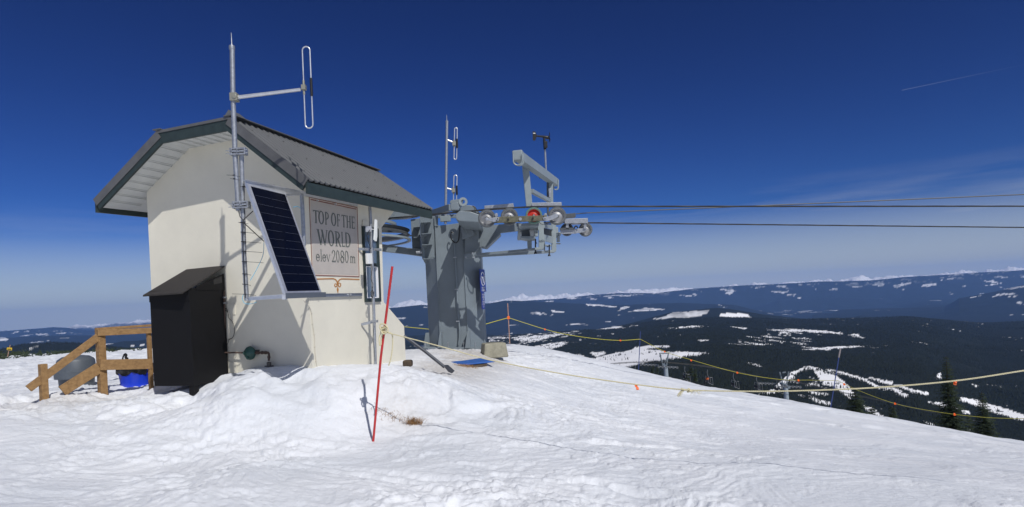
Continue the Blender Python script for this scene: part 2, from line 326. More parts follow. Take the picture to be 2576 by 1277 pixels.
t.links.new(at.outputs['Fac'],mm.inputs[0]); t.links.new(n3.outputs[0],mm.inputs[1]); t.links.new(mm.outputs[0],mx.inputs[0]); t.links.new(cr.outputs[0],mx.inputs[1]); t.links.new(mx.outputs[0],b.inputs['Base Color'])
ground=npmesh('ground',co,FG,ms,attrs={'dirt':np.r_[np.clip(dirt,0,1),0]}); tag(ground,kind='structure')
ground['label']='sunlit bumpy snow covering the summit'
# ---------------------------------------------------------------- far terrain: one sheet from the foot of the summit to the snow range
def curve(px):
    q=np.array([uv(x,y) for x,y in px]); o=np.argsort(q[:,0]); q=q[o]
    return lambda u:np.interp(u,q[:,0],q[:,1])
midtop=curve([(-400,905),(0,886),(380,880),(700,878),(985,866),(1100,858),(1230,850),(1290,845),(1400,838),(1500,832),(1600,816),(1700,803),(1800,800),(1900,803),(2000,806),(2100,803),(2200,802),(2290,799),(2330,803),(2400,811),(2470,818),(2576,815),(3000,800)])
#        name  R      w     curve px                                                                                                   rough
LAY=[('A',20000,2200,[(-400,862),(0,835),(134,823),(170,825),(220,832),(377,828),(985,775),(1200,765),(1412,752),(1489,742),(1546,738),(1650,738),(1747,727),(1866,719),(2060,709),(2107,709),(2190,706),(2280,697),(2390,691),(2576,680),(3000,668)],70),
 ('F',17600,1100,[(1800,800),(1900,775),(1960,755),(2100,748),(2220,752),(2330,765),(2430,780),(3000,780)],30),
 ('B',12500,1500,[(-400,880),(0,852),(100,846),(380,842),(985,776),(1060,768),(1120,771),(1211,768),(1271,757),(1340,759),(1412,762),(1545,768),(1715,762),(1775,765),(1847,767),(1890,778),(1960,792),(2020,812),(3000,860)],40),
 ('C',11000,1300,[(1900,860),(2200,812),(2280,804),(2335,790),(2376,776),(2412,751),(2487,738),(2576,718),(2700,700),(3000,690)],60),
 ('E',8500,500,[(1500,860),(1800,850),(1940,812),(1990,803),(2060,806),(2115,804),(2164,794),(2237,804),(2300,820),(3000,860)],14),
 ('D',6000,600,[(1400,860),(1530,826),(1613,807),(1681,788),(1780,777),(1804,775),(1847,780),(1923,792),(2000,800),(2050,808),(2130,830),(3000,880)],14),
 ('G',3000,650,[(-400,892),(0,880),(45,868),(130,862),(200,864),(245,868),(330,876),(420,884),(800,884),(3000,1000)],8),
 ('G2',6500,700,[(-400,900),(200,880),(268,868),(310,859),(345,858),(377,853),(430,852),(560,860),(900,850),(985,848),(1100,842),(1230,842),(1300,848),(1500,880)],14)]
LAY=[(a,b,c,curve(d),e) for a,b,c,d,e in LAY]
snowtop=curve([(-400,850),(0,832),(150,829),(200,820),(300,812),(376,803),(700,790),(960,770),(985,768),(1000,762),(1040,757),(1080,764),(1220,757),(1300,744),(1380,741),(1440,736),(1500,736),(1600,729),(1700,725),(1740,727),(1900,712),(2100,706),(2135,701),(2150,695),(2165,694),(2180,699),(2191,704),(2215,697),(2238,692),(2260,696),(2300,694),(2320,692),(2356,692),(2400,686),(2428,681),(2445,684),(2466,686),(2500,679),(2538,674),(2576,676),(3000,664)])
def far_height(X,Y,u):
    # X,Y in metres, u = X/Y*F
    mt=midtop(u); near=tps(np.clip(X,-52,52)*0+u/F*np.minimum(Y,60),np.minimum(Y,60))-.8
    zt=mt*4000/F
    bump=fbm(X/420,Y/420,4,101)
    zmid=zt+ (9*bump)*sst(500,1200,Y)*(1-.75*sst(3300,3900,Y))
    k=sst(0,1,np.log(np.clip(Y,55,900)/55)/math.log(900/55.))
    k=np.log(np.clip(Y,55,800)/55)/math.log(800/55.)
    z=near*(1-k)+zmid*k
    # mid plateau then the valley
    k2=sst(4000,6500,Y); base=-530-0*X+40*fbm(X/2300,Y/2300,4,111)
    lake=sst(380,520,u)*(1-sst(900,1050,u))*sst(11500,13500,Y+2500*fbm(u/140.,Y/9000,3,119))*(1-sst(19200,20200,Y)); base=base-230*lake
    z=z*(1-k2)+base*k2
    for nm,Rk,wk,cv,rg in LAY:
        top=cv(u)*Rk/F; e=fbm(X/1500+Rk,Y/1500,5,int(Rk)%97,.55); rid=1-np.abs(fbm(X/(wk*.6)+3,Y/(wk*.9),4,int(Rk)%89,.5))
        d=(Y-Rk)/wk; g=np.exp(-np.abs(d)**1.7)
        h=base+(top-base)*g + (rg*(e*.6+rid-.8))*sst(0,.9,np.abs(d))*g+rg*.12*e*g
        z=np.maximum(z,np.where(np.abs(d)<3.2,h,-9999))
    d=(Y-26500)/2600.; top=snowtop(u)*26500/F
    pk=1-np.abs(fbm(X/950,Y/3000,5,7,.6)); h=-600+(top+600)*np.exp(-np.abs(d)**1.4)+(150*(pk-.75)+60*fbm(X/420,Y/420,4,9,.6))*np.exp(-d*d)
    h=np.where(Y>26500,np.minimum(h,-600+(top+600)*np.exp(-np.abs(d)**1.2)),h)
    return np.maximum(z,h)
ua=np.r_[np.linspace(-3200,-1450,80)[:-1],np.linspace(-1450,1450,1250),np.linspace(1450,3200,80)[1:]]
ya=np.r_[np.geomspace(56,500,30)[:-1],np.geomspace(500,4300,230)[:-1],np.geomspace(4300,30500,330)]
UU,YY=np.meshgrid(ua,ya); HX=(UU/F*YY).ravel(); HY=YY.ravel(); HU=UU.ravel(); HZ=far_height(HX,HY,HU)
hx=CX+HU*CR-(HZ/HY*F)*SR; hy=CY-(HU*SR+HZ/HY*F*CR)
def inpoly(px,py,poly):
    r=np.zeros(px.shape,bool); x0,y0=np.min(poly,0);x1,y1=np.max(poly,0)
    s=np.nonzero((px>=x0)&(px<=x1)&(py>=y0)&(py<=y1))[0]
    if not len(s): return r
    qx,qy=px[s],py[s]; c=np.zeros(len(s),bool); n=len(poly)
    for i in range(n):
        ax,ay=poly[i];bx,by=poly[i-1]
        if ay==by: continue
        c^=((ay>qy)!=(by>qy))&(qx<(bx-ax)*(qy-ay)/(by-ay)+ax)
    r[s]=c; return r
def pc(c,*p): return [c(*q) for q in p]
crr=crop(1978,777,1.5708)
MIDP=[pc(c3,(180,420),(340,375),(500,330),(640,300),(760,268),(1040,280),(1190,300),(1400,300),(1640,313),(1500,348),(1340,368),(1250,390),(1000,410),(850,435),(760,460),(700,470),(540,485),(300,470)),
 pc(c3,(750,290),(770,245),(930,225),(1185,235),(1150,255),(960,268),(870,275),(800,290)),
 pc(cb1,(380,695),(500,668),(620,655),(660,660),(540,715),(450,708)),pc(cb1,(240,632),(440,608),(640,590),(560,614),(440,648),(290,648)),
 pc(cb1,(860,550),(1060,535),(1060,552),(880,562)),pc(cb1,(1370,555),(1580,535),(1700,540),(1500,557)),pc(cb1,(1860,540),(2000,550),(1990,564),(1900,550)),
 pc(cb1,(40,625),(150,620),(230,625),(100,632)),
 pc(cb2,(150,485),(350,478),(650,500),(655,514),(560,507),(330,497)),pc(cb2,(690,515),(750,512),(790,540),(720,525)),
 pc(cb2,(400,610),(640,588),(830,590),(700,600),(420,618)),
 pc(crr,(1350,812),(1400,812),(1400,826),(1350,836),(1300,868),(1270,895),(1240,925),(1180,970),(1090,970),(1190,935),(1230,890),(1280,850),(1330,825)),
 pc(crr,(1385,812),(1440,822),(1490,850),(1545,872),(1590,905),(1640,985),(1600,992),(1570,977),(1530,935),(1460,918),(1440,895),(1420,862),(1390,830)),
 pc(crr,(1480,830),(1560,843),(1640,866),(1720,893),(1760,922),(1840,933),(1890,948),(1950,990),(1910,987),(1840,948),(1760,938),(1700,902),(1600,870),(1490,842)),
 pc(crr,(1720,868),(1800,890),(1900,918),(1960,943),(2055,963),(2040,977),(1960,962),(1880,932),(1790,907),(1720,880)),
 pc(cb2,(1255,770),(1290,762),(1300,805),(1270,810)),
 pc(cb2,(1400,915),(1500,932),(1530,945),(1620,970),(1740,1000),(1824,1030),(1900,1050),(1900,1085),(1740,1055),(1600,1005),(1500,968),(1420,945)),
 pc(cb2,(785,975),(850,985),(910,1045),(870,1040),(800,1000)),pc(cb2,(1420,1000),(1480,1010),(1470,1030),(1420,1020)),pc(cb2,(1205,945),(1290,955),(1400,990),(1380,1000),(1210,955))]
SPARSE=[pc(cb2,(110,540),(200,500),(380,495),(470,540),(440,580),(300,600),(130,575)),pc(cb2,(380,590),(600,595),(560,630),(430,615)),
 pc(cb2,(280,830),(400,770),(480,800),(640,880),(700,930),(720,990),(420,960),(200,900)),pc(cb2,(600,585),(950,585),(940,600),(620,605)),
 pc(cb2,(800,960),(1250,1090),(1500,1130),(1300,1150),(900,1060)),pc(cb2,(1480,830),(1824,850),(1824,862),(1500,850)),pc(cb2,(1450,930),(1824,990),(1824,1040),(1600,1010)),
 pc(cb1,(560,740),(900,720),(1000,770),(800,800),(650,790)),pc(cb1,(40,600),(700,560),(760,590),(300,700),(60,660)),pc(cb1,(1500,640),(2128,640),(2128,680),(1520,680)),pc(cb1,(1940,610),(2128,610),(2128,640))]
NEARB=[pc(cb1,(1285,485),(1360,465),(1440,435),(1600,425),(1715,418),(1690,445),(1600,465),(1540,487),(1450,475),(1360,487)),pc(cb1,(1780,460),(1800,445),(1890,437),(2000,450),(2035,485),(1960,475),(1860,478)),
 pc(cb1,(780,370),(870,375),(1020,390),(1010,399),(900,388),(800,383)),pc(cb1,(1020,428),(1060,390),(1115,392),(1080,412)),pc(cb1,(520,420),(630,428),(620,438),(540,432)),
 pc(cl4,(405,413),(545,415),(540,430),(415,432)),pc(cl4,(-60,455),(60,457),(105,480),(60,495),(-60,495)),pc(cl4,(620,403),(745,400),(735,415),(640,414)),pc(cl4,(1180,528),(1290,520),(1270,535),(1190,536)),
 pc(cl4,(1450,540),(1690,535),(1690,546),(1480,550)),pc(cb2,(180,425),(300,415),(370,428),(260,432)),pc(cb1,(1100,430),(1230,400),(1400,412),(1200,424)),
 pc(c6,(950,300),(1120,283),(1100,292),(990,303)),pc(c6,(1400,275),(1500,258),(1560,262),(1420,280)),pc(c6,(1800,232),(1970,210),(1900,228)),pc(c6,(2200,285),(2400,258),(2330,275)),pc(c6,(2260,390),(2350,360),(2500,350),(2400,372)),pc(c6,(2080,390),(2190,372),(2100,398)),pc(c6,(2380,315),(2576,285),(2600,300),(2440,318)),pc(c6,(320,290),(410,283),(400,297),(330,300)),pc(c6,(790,322),(850,308),(900,316),(830,328)),pc(c6,(2530,205),(2600,190),(2600,208)),
 pc(c6,(260,335),(330,333),(320,347),(270,345)),pc(cb1,(820,330),(870,330),(860,342),(820,340)),pc(cb1,(640,322),(740,318),(700,335),(640,332))]
wob=fbm(HX/60,HY/60,3,201); wb2=fbm(HX/22,HY/30,3,212); wb3=fbm(HX/22+50,HY/30,3,213); wf=(HY<4600)*1.; wx_,wy_=hx+wob*1.2+wb2*5*wf,hy+wob*.8+wb3*1.6*wf
snow=np.zeros(len(HX)); mid=(HY<4600)
for i,p in enumerate(MIDP): snow[mid&inpoly(wx_,wy_,p)&((fbm(HX/16,HY/26,3,214)<.75)|(i<2))]=1
fz=fbm(HX/34,HY/70,3,203)
for p in SPARSE: 
    k=mid&inpoly(hx,hy,p); snow[k]=np.maximum(snow[k],sst(.3,.55,fz[k]))
for p in NEARB: snow[(HY>4300)&inpoly(wx_,wy_,p)]=1 if p[0][0]<1905 or np.min(np.array(p)[:,0])>2380 else .7
farm=(HY>4300)&(HY<23000)
el=HZ/HY*F
pn=fbm(HX/520+9,HY/420,5,205,.65); hgt=sst(-330,60,HZ)
snow=np.maximum(snow,farm*(HY>8000)*sst(1.12,1.25,pn+.3*hgt-.05)*.85)
snow=np.maximum(snow,mid*(HY>900)*sst(1.3,1.5,fbm(HX/60,HY/200,4,207,.6)))
Aup=farm*(HY>15000)*sst(-60,60,HZ)*sst(.8,1.0,fbm(HX/240,HY/300,5,209,.7))*.4; snow=np.maximum(snow,Aup)
snow_range=(HY>22500)*sst(-260,-60,HZ+90*fbm(HX/500,HY/500,4,211))
snow=np.where(HY>4600,snow*np.clip(.75+.5*fbm(HX/130,HY/200,3,216),.35,1),snow); snow=np.maximum(np.maximum(snow,snow_range),(HY<260)*1.)
nx=len(ua); i2,j2_=np.meshgrid(np.arange(len(ya)-1),np.arange(nx-1),indexing='ij')
FH=np.stack([i2*nx+j2_,i2*nx+j2_+1,(i2+1)*nx+j2_+1,(i2+1)*nx+j2_],-1).reshape(-1,4)
mh=bpy.data.materials.new('hills'); mh.use_nodes=True; t=mh.node_tree; b=t.nodes['Principled BSDF']; b.inputs['Roughness'].default_value=.9; b.inputs['Specular IOR Level'].default_value=.1
at=t.nodes.new('ShaderNodeAttribute'); at.attribute_name='snow'; tcn=t.nodes.new('ShaderNodeTexCoord')
n1=t.nodes.new('ShaderNodeTexNoise'); n1.inputs['Scale'].default_value=.012; n1.inputs['Detail'].default_value=10; n1.inputs['Roughness'].default_value=.7; t.links.new(tcn.outputs['Object'],n1.inputs['Vector'])
cr=t.nodes.new('ShaderNodeValToRGB'); cr.color_ramp.elements[0].color=(.009,.013,.009,1); cr.color_ramp.elements[1].color=(.015,.019,.015,1); cr.color_ramp.elements[0].position=.35; cr.color_ramp.elements[1].position=.7; t.links.new(n1.outputs[0],cr.inputs[0])
mx=t.nodes.new('ShaderNodeMixRGB'); mx.inputs[2].default_value=(.85,.85,.87,1); t.links.new(at.outputs['Fac'],mx.inputs[0]); t.links.new(cr.outputs[0],mx.inputs[1]); t.links.new(mx.outputs[0],b.inputs['Base Color'])
hills=npmesh('hills',np.c_[HX,HY,HZ],FH,mh,attrs={'snow':snow}); tag(hills,kind='structure'); hills['label']='forested hills, valley and snow mountains'
def hz_at(X,Y): 
    X=np.atleast_1d(np.asarray(X,float)); Y=np.atleast_1d(np.asarray(Y,float)); return far_height(X,Y,X/Y*F)
# lake in the valley
mw=mat('lake_water',(.30,.36,.44),.6,var=.1,vscale=.002)
lk=MB().add([(4200,10500,-618),(15500,10500,-618),(15500,20500,-618),(4200,20500,-618)],[(0,1,2,3)]).build('lake',mw); tag(lk,'pale lake lying in the valley','lake'); tag(lk,kind='structure'); del lk['category']
# forest: cone-shaped firs, far denser than one could count
rng=np.random.default_rng(3)
def scatter(n,y0,y1,u0,u1,seed):
    q=np.random.default_rng(seed); Y=np.exp(q.uniform(math.log(y0),math.log(y1),n)); u=q.uniform(u0,u1,n); return u/F*Y,Y
FX,FY=[],[]
for n,a,b_,c,d,s in ((150000,900,4250,-60,1500,1),(26000,450,900,100,1600,2),(14000,2200,3400,-1420,-820,3),(5000,2500,4200,-520,-60,4)):
    x_,y_=scatter(n,a,b_,c,d,s); FX.append(x_);FY.append(y_)
FX=np.concatenate(FX);FY=np.concatenate(FY); FU=FX/FY*F; FZ=far_height(FX,FY,FU)
fx=CX+FU*CR-(FZ/FY*F)*SR; fy=CY-(FU*SR+FZ/FY*F*CR); fw=fbm(FX/60,FY/60,3,201); fx_,fy_=fx+fw*1.2,fy+fw*.8
keep=np.ones(len(FX),bool); q=np.random.default_rng(8).uniform(0,1,len(FX))
cl_=fbm(FX/24,FY/34,3,215)
for i,p in enumerate(MIDP): 
    k=inpoly(fx_,fy_,p); keep&=~(k&(q>np.where(cl_>.62,.45,.02 if i in(0,1,2) else .01)))
fzz=fbm(FX/34,FY/70,3,203)
for p in SPARSE: keep&=~(inpoly(fx,fy,p)&(q>.42))
keep&=~((fzz>.85)&(q>.5))
FX,FY,FZ=FX[keep],FY[keep],FZ[keep]; n=len(FX); q=np.random.default_rng(9)
H=q.uniform(4.5,11,n)*(.8+.35*fbm(FX/200,FY/200,2,301)); Rr=H*q.uniform(.13,.2,n); a0=q.uniform(0,6.28,n); K=5
vs=np.zeros((n,K+1,3)); 
for k in range(K):
    aa=a0+k*2*PI/K; rk=Rr*q.uniform(.8,1.25,n); vs[:,k,0]=FX+rk*np.cos(aa); vs[:,k,1]=FY+rk*np.sin(aa); vs[:,k,2]=FZ-1.5+q.uniform(0,1.2,n)
vs[:,K,0]=FX;vs[:,K,1]=FY;vs[:,K,2]=FZ+H
fi=np.arange(n)[:,None,None]*(K+1)+np.array([[k,(k+1)%K,K] for k in range(K)])[None]
mf=mat('forest_green',(.024,.030,.019),.9,col2=(.004,.006,.005),vscale=.12,spec=.1)
fo=npmesh('forest',vs.reshape(-1,3),fi.reshape(-1,3),mf,smooth=False); tag(fo,'dark fir forest covering the plateau below the summit','forest',kind='stuff')
# air
mv=bpy.data.materials.new('haze'); mv.use_nodes=True; t=mv.node_tree; t.nodes.clear(); pv=t.nodes.new('ShaderNodeVolumePrincipled'); oo=t.nodes.new('ShaderNodeOutputMaterial')
pv.inputs['Color'].default_value=(.24,.46,1,1); pv.inputs['Density'].default_value=3.0e-5; pv.inputs['Anisotropy'].default_value=0; t.links.new(pv.outputs[0],oo.inputs['Volume'])
hz=MB().box((0,12500,-150),(42000,21000,1000)).build('haze',mv); tag(hz,'blue air between the summit and the far mountains','haze',kind='stuff')

# ---------------------------------------------------------------- ski hut
HT=.311; ha=Vector((math.sin(HT),math.cos(HT),0)); hb=Vector((-math.cos(HT),math.sin(HT),0)); HO=Vector((-2.958,9,0)); up=Vector((0,0,1))
HW,HL,FA=2.967,2.88,.143
def hw(s,t,z): return HO+ha*s+hb*t+up*z          # s along the long side (away), t across the gable (left)
def ray(x,y): u,v=uv(x,y); return Vector((u/F,1,v/F))
def onplane(x,y,n,d):
    r=ray(x,y); return r*(d/r.dot(n))
def onlong(x,y,off=0):                            # pixel -> point on the long (sign) wall, off = metres in front of it
    n=-hb; p=onplane(x,y,n,HO.dot(n)+off); return p
def ongable(x,y,off=0):
    n=-ha; return onplane(x,y,n,HO.dot(n)+off)
def ls(x,y): p=onlong(x,y)-HO; return p.dot(ha),p.z
hut=thing('ski_hut',hw(1.4,1.5,-1.2),'cream stucco lift hut with grey metal roof and a sign painted on its side','hut')
OG=.55
zR,zBw,zCw=1.99,2.812-FA,2.828-FA; zL=2.12
sB,sC=.846,.929
prof=[(0,-2.2),(0,zR),(sC,zCw),(HW-sB,zBw),(HW,zL),(HW,-2.2)]
e1=ls(1001,520);e2=ls(960,573);e3=ls(965,760);e4=ls(1018,821);e5=ls(1019,900)
sf=(e4[0]+e5[0])/2; stations=[(sf,-2.2),(sf,e4[1]),(e3[0],e3[1]),(e2[0],e2[1]),(sf-.02,e1[1]+.0),(sf-.02,3.2)]
mb=MB(); mb.add([hw(0,t,z) for t,z in prof],[tuple(range(6))])
side=[(0,-2.2)]+stations[:5]+[(sf-.02,zR),(0,zR)]
for t in (0,HW): mb.add([hw(s,t,z) for s,z in side],[tuple(range(len(side)))])
zz=stations[:5]+[(sf-.02,zR)]
for (s0,z0),(s1,z1) in zip(zz,zz[1:]): mb.add([hw(s0,0,z0),hw(s1,0,z1),hw(s1,HW,z1),hw(s0,HW,z0)],[(0,1,2,3)])
mb.add([hw(sf-.02,t,z) for t,z in prof[1:5]]+[hw(sf-.02,HW,zR)],[(0,1,2,3,4)])
for (t0,z0),(t1,z1) in zip(prof[1:5],prof[2:5]): mb.add([hw(0,t0,z0),hw(0,t1,z1),hw(sf-.02,t1,z1),hw(sf-.02,t0,z0)],[(0,1,2,3)])
wall=mb.build('wall',M_stucco,hut)
# roof outline: near profile from the photo at the fitted depths, far end parallel to it
def at_t(x,y,t,s=-OG):
    p=hw(s,t,0); return P(x,y,p.y)
A=at_t(237,505,HW+.574); B=at_t(397,333,HW-sB); Cc=at_t(577,297,sC); D=at_t(775,452,-.376)
D2=P(1088,527,hw(HL+.80,-.376,0).y); C2=P(949,433,hw(HL+.80,sC,0).y)
v=(C2-Cc); B2=B+v; A2=A+(D2-D)
def facet(p0,p1,q1,q0,rib,name,m,amp=.014,thick=.02):
    # p0-p1 lower edge (near, far), q0-q1 upper edge; ribs run from lower to upper
    n=(p1-p0).cross(q0-p0).normalized()
    if n.z<0: n=-n
    nr_=int((p1-p0).length/rib); K=nr_*6; b=MB(); vs=[]
    for i in range(K+1):
        t=i/K; ph=(i%6)/6; h=amp if ph in(0,) or i%6==1 else 0
        lo=p0.lerp(p1,t)+n*(h); hi=q0.lerp(q1,t)+n*h; vs+=[lo,hi,lo-n*thick,hi-n*thick]
    fs=[]
    for i in range(K):
        o=4*i; fs+=[(o,o+4,o+5,o+1),(o+2,o+3,o+7,o+6),(o,o+2,o+6,o+4),(o+1,o+5,o+7,o+3)]
    fs+=[(0,1,3,2),(4*K,4*K+2,4*K+3,4*K+1)]
    return b.add(vs,fs).build(name,m,hut)
roof=facet(D,D2,C2,Cc,.13,'roof_sheet',M_roof,amp=.02)
facet(B,B2,C2+up*.005,Cc+up*.005,.115,'roof_sheet',M_roof); facet(A,A2,B2,B,.115,'roof_sheet',M_roof)
rc=MB(); rc.beam(Cc-ha*.03+up*.03,C2+ha*.02+up*.03,.16,.02); rc.beam(B-ha*.03+up*.035,B2+up*.035,.14,.02); rc.build('ridge_cap',M_roof,hut,bevel=.006)
# little raised closer where the ridge cap meets the gable
MB().prism([Cc+Vector(p) for p in((-.06,-.02,.02),(.10,-.02,.02),(.0,-.02,.11))],ha*.22).build('ridge_vent',M_roof,hut)
for f0,f1 in((.15,.2),(.5,.5),(.82,.8)):
    for k in range(1,24,2):
        t=k/24; p=D.lerp(D2,t).lerp(Cc.lerp(C2,t),f0); MB().lathe(p+(Vector((.55,-.18,.8))).normalized()*.02,(.55,-.18,.8),[(.011,-.01),(.011,.004),(.004,.008)],6).build('roof_screw',M_flash,hut)
# gable fascia boards and flashing
def strip(p,q,h0,h1,off,t,name,m):
    n=-ha; d=(q-p).normalized(); w_=d.cross(n).normalized(); 
    if w_.z>0: w_=-w_
    return MB().prism([p+w_*h0,q+w_*h0,q+w_*h1,p+w_*h1],-n*0+(-ha)*0+ha*t) if 0 else MB().prism([p-ha*off+w_*h0,q-ha*off+w_*h0,q-ha*off+w_*h1,p-ha*off+w_*h1],ha*t)
for p,q in((A,B),(B,Cc),(Cc,D)):
    strip(p-up*.0,q,.02,.175,.0,.035,'',None).build('fascia_board',M_green,hut)
for p,q in((A,B),(Cc,D)):
    strip(p,q,-.02,.105,.012,.01,'',None).build('rake_flashing',M_flash,hut)
strip(B,Cc,-.02,.02,.012,.01,'',None).build('rake_flashing',M_flash,hut)
for p,q in((D,D2),(A,A2)):
    sgn=1 if p is D else -1
    MB().prism([p-up*.035+hb*.012*sgn,q-up*.035+hb*.012*sgn,q-up*.19+hb*.012*sgn,p-up*.19+hb*.012*sgn],hb*.035*sgn).build('fascia_board',M_green,hut)
far=ha*(v.length)
for p,q in((A2,B2),(B2,C2),(C2,D2)):
    d=(q-p).normalized(); w_=d.cross(-ha).normalized(); w_=-w_ if w_.z>0 else w_
    MB().prism([p+w_*.02,q+w_*.02,q+w_*.175,p+w_*.175],-ha*.035).build('fascia_board',M_green,hut)
# soffits: ribbed white panels under the overhang
sm=MB()
for p,q,p2,q2 in((A,B,A2,B2),(B,Cc,B2,C2),(Cc,D,C2,D2)):
    d=(q-p); dn=d.normalized(); w_=dn.cross(-ha).normalized(); w_=-w_ if w_.z>0 else w_
    a0,b0=p+w_*.13,q+w_*.13; a1,b1=p2+w_*.13,q2+w_*.13
    sm.add([a0+ha*.04,b0+ha*.04,b1-ha*.04,a1-ha*.04,a0+ha*.04-w_*.015,b0+ha*.04-w_*.015,b1-ha*.04-w_*.015,a1-ha*.04-w_*.015],[(0,1,2,3),(7,6,5,4),(0,4,5,1),(1,5,6,2),(2,6,7,3),(3,7,4,0)])
    n_=max(2,int(d.length/.155))
    for k in range(1,n_):
        c=a0.lerp(b0,k/n_); sm.beam(c+ha*.04+w_*.003,c+ha*(OG+.1)+w_*.003,.014,.008,up=w_)
        c2=c+dn*.035; sm.beam(c2+ha*.04+w_*.002,c2+ha*(OG+.1)+w_*.002,.006,.004,up=w_)
sm.build('soffit',M_soffit,hut)
# painted sign on the long wall (crop coordinates of the photo mapped onto the wall plane)
def quad(c4_): # bilinear from unit square to crop px to wall
    TL,TR,BL,BR=[Vector((*c,0)) for c in c4_]
    def f(u,v_):
        p=TL.lerp(TR,u).lerp(BL.lerp(BR,u),v_); return p.x,p.y
    return f
def wp(f,u,v_,off): x,y=cs(*f(u,v_)); return onlong(x,y,off)
sign=None
def paint(polys,off,name,m,parent):
    b=MB()
    for pl in polys: b.prism([onlong(*cs(x,y),off) for x,y in pl],hb*.003)
    return b.build(name,m,parent)
sign=paint([[(118,160),(618,268),(640,990),(152,972)]],.004,'painted_sign',mat('sign_cream',(.66,.60,.52),.9,bump=.4,bscale=200),hut)
def frame(o,i,off,name,m):
    return paint([[o[k],o[(k+1)%4],i[(k+1)%4],i[k]] for k in range(4)],off,name,m,sign)
frame([(120,162),(616,269),(637,986),(152,968)],[(127,171),(610,277),(631,979),(158,962)],.007,'border',M_maroon)
paint([[(136,182),(603,283),(604,294),(136,195)]],.0075,'border',M_maroon,sign)
paint([[(154,960),(632,976),(632,984),(154,970)]],.0078,'border',M_maroon,sign)
paint([[(136,196),(603,294),(624,964),(163,948)]],.007,'sign_panel',M_signgrey,sign)
paint([[(113,117),(300,122),(375,120),(540,200),(622,236),(560,230),(430,196),(250,152)]],.005,'pediment',M_ochre,sign)
paint([[(378+17*math.cos(k*PI/8),158+25*math.sin(k*PI/8)) for k in range(16)]],.010,'pediment_disc',mat('sign_cream',(.6,.55,.47)),sign)
# scroll ornament under the sign
def rib(pts,w):
    out=[];n=len(pts)
    for i in range(n):
        a=Vector(pts[max(i-1,0)]);b=Vector(pts[min(i+1,n-1)]);d=(b-a).normalized() if (b-a).length>0 else Vector((1,0)); p=Vector(pts[i]); ww=w[i] if isinstance(w,(list,tuple)) else w
        out.append((p+Vector((-d.y,d.x))*ww/2,p-Vector((-d.y,d.x))*ww/2))
    return [[out[i][0],out[i+1][0],out[i+1][1],out[i][1]] for i in range(n-1)]
sc_l=[(200,1006),(300,1003),(370,1002),(392,1010),(408,1030),(412,1055),(405,1080),(392,1086),(383,1074),(385,1058),(396,1052),(402,1062)]
sc_r=[(638,1010),(540,1006),(455,1004),(433,1012),(420,1032),(417,1056),(424,1080),(436,1086),(446,1072),(444,1054),(433,1044),(425,1056)]
pol=rib(sc_l,[12,12,12,11,11,11,10,9,9,8,7,5])+rib(sc_r,[12,12,12,11,11,11,10,9,9,8,7,5])+[[(414,1082),(425,1112),(418,1155),(405,1115)]]
paint(pol,.005,'scroll',M_ochre,sign)
# lettering: stems and bowls with thick and thin strokes
def stem(x0,y0,x1,y1,w0,w1=None):
    w1=w0 if w1 is None else w1
    return [(x0-w0/2,y0),(x0+w0/2,y0),(x1+w1/2,y1),(x1-w1/2,y1)]
def bar(x0,x1,y,h): return [(x0,y-h/2),(x1,y-h/2),(x1,y+h/2),(x0,y+h/2)]
def ring(cx,cy,rx,ry,tx,ty,a0=0,a1=360,n=22):
    out=[]
    for i in range(n):
        p=R(a0+(a1-a0)*i/n);q=R(a0+(a1-a0)*(i+1)/n)
        out.append([(cx+rx*math.cos(p),cy+ry*math.sin(p)),(cx+rx*math.cos(q),cy+ry*math.sin(q)),(cx+(rx-tx)*math.cos(q),cy+(ry-ty)*math.sin(q)),(cx+(rx-tx)*math.cos(p),cy+(ry-ty)*math.sin(p))])
    return out
def serif(x,y,w=.26): return bar(x-w/2,x+w/2,y,.035)
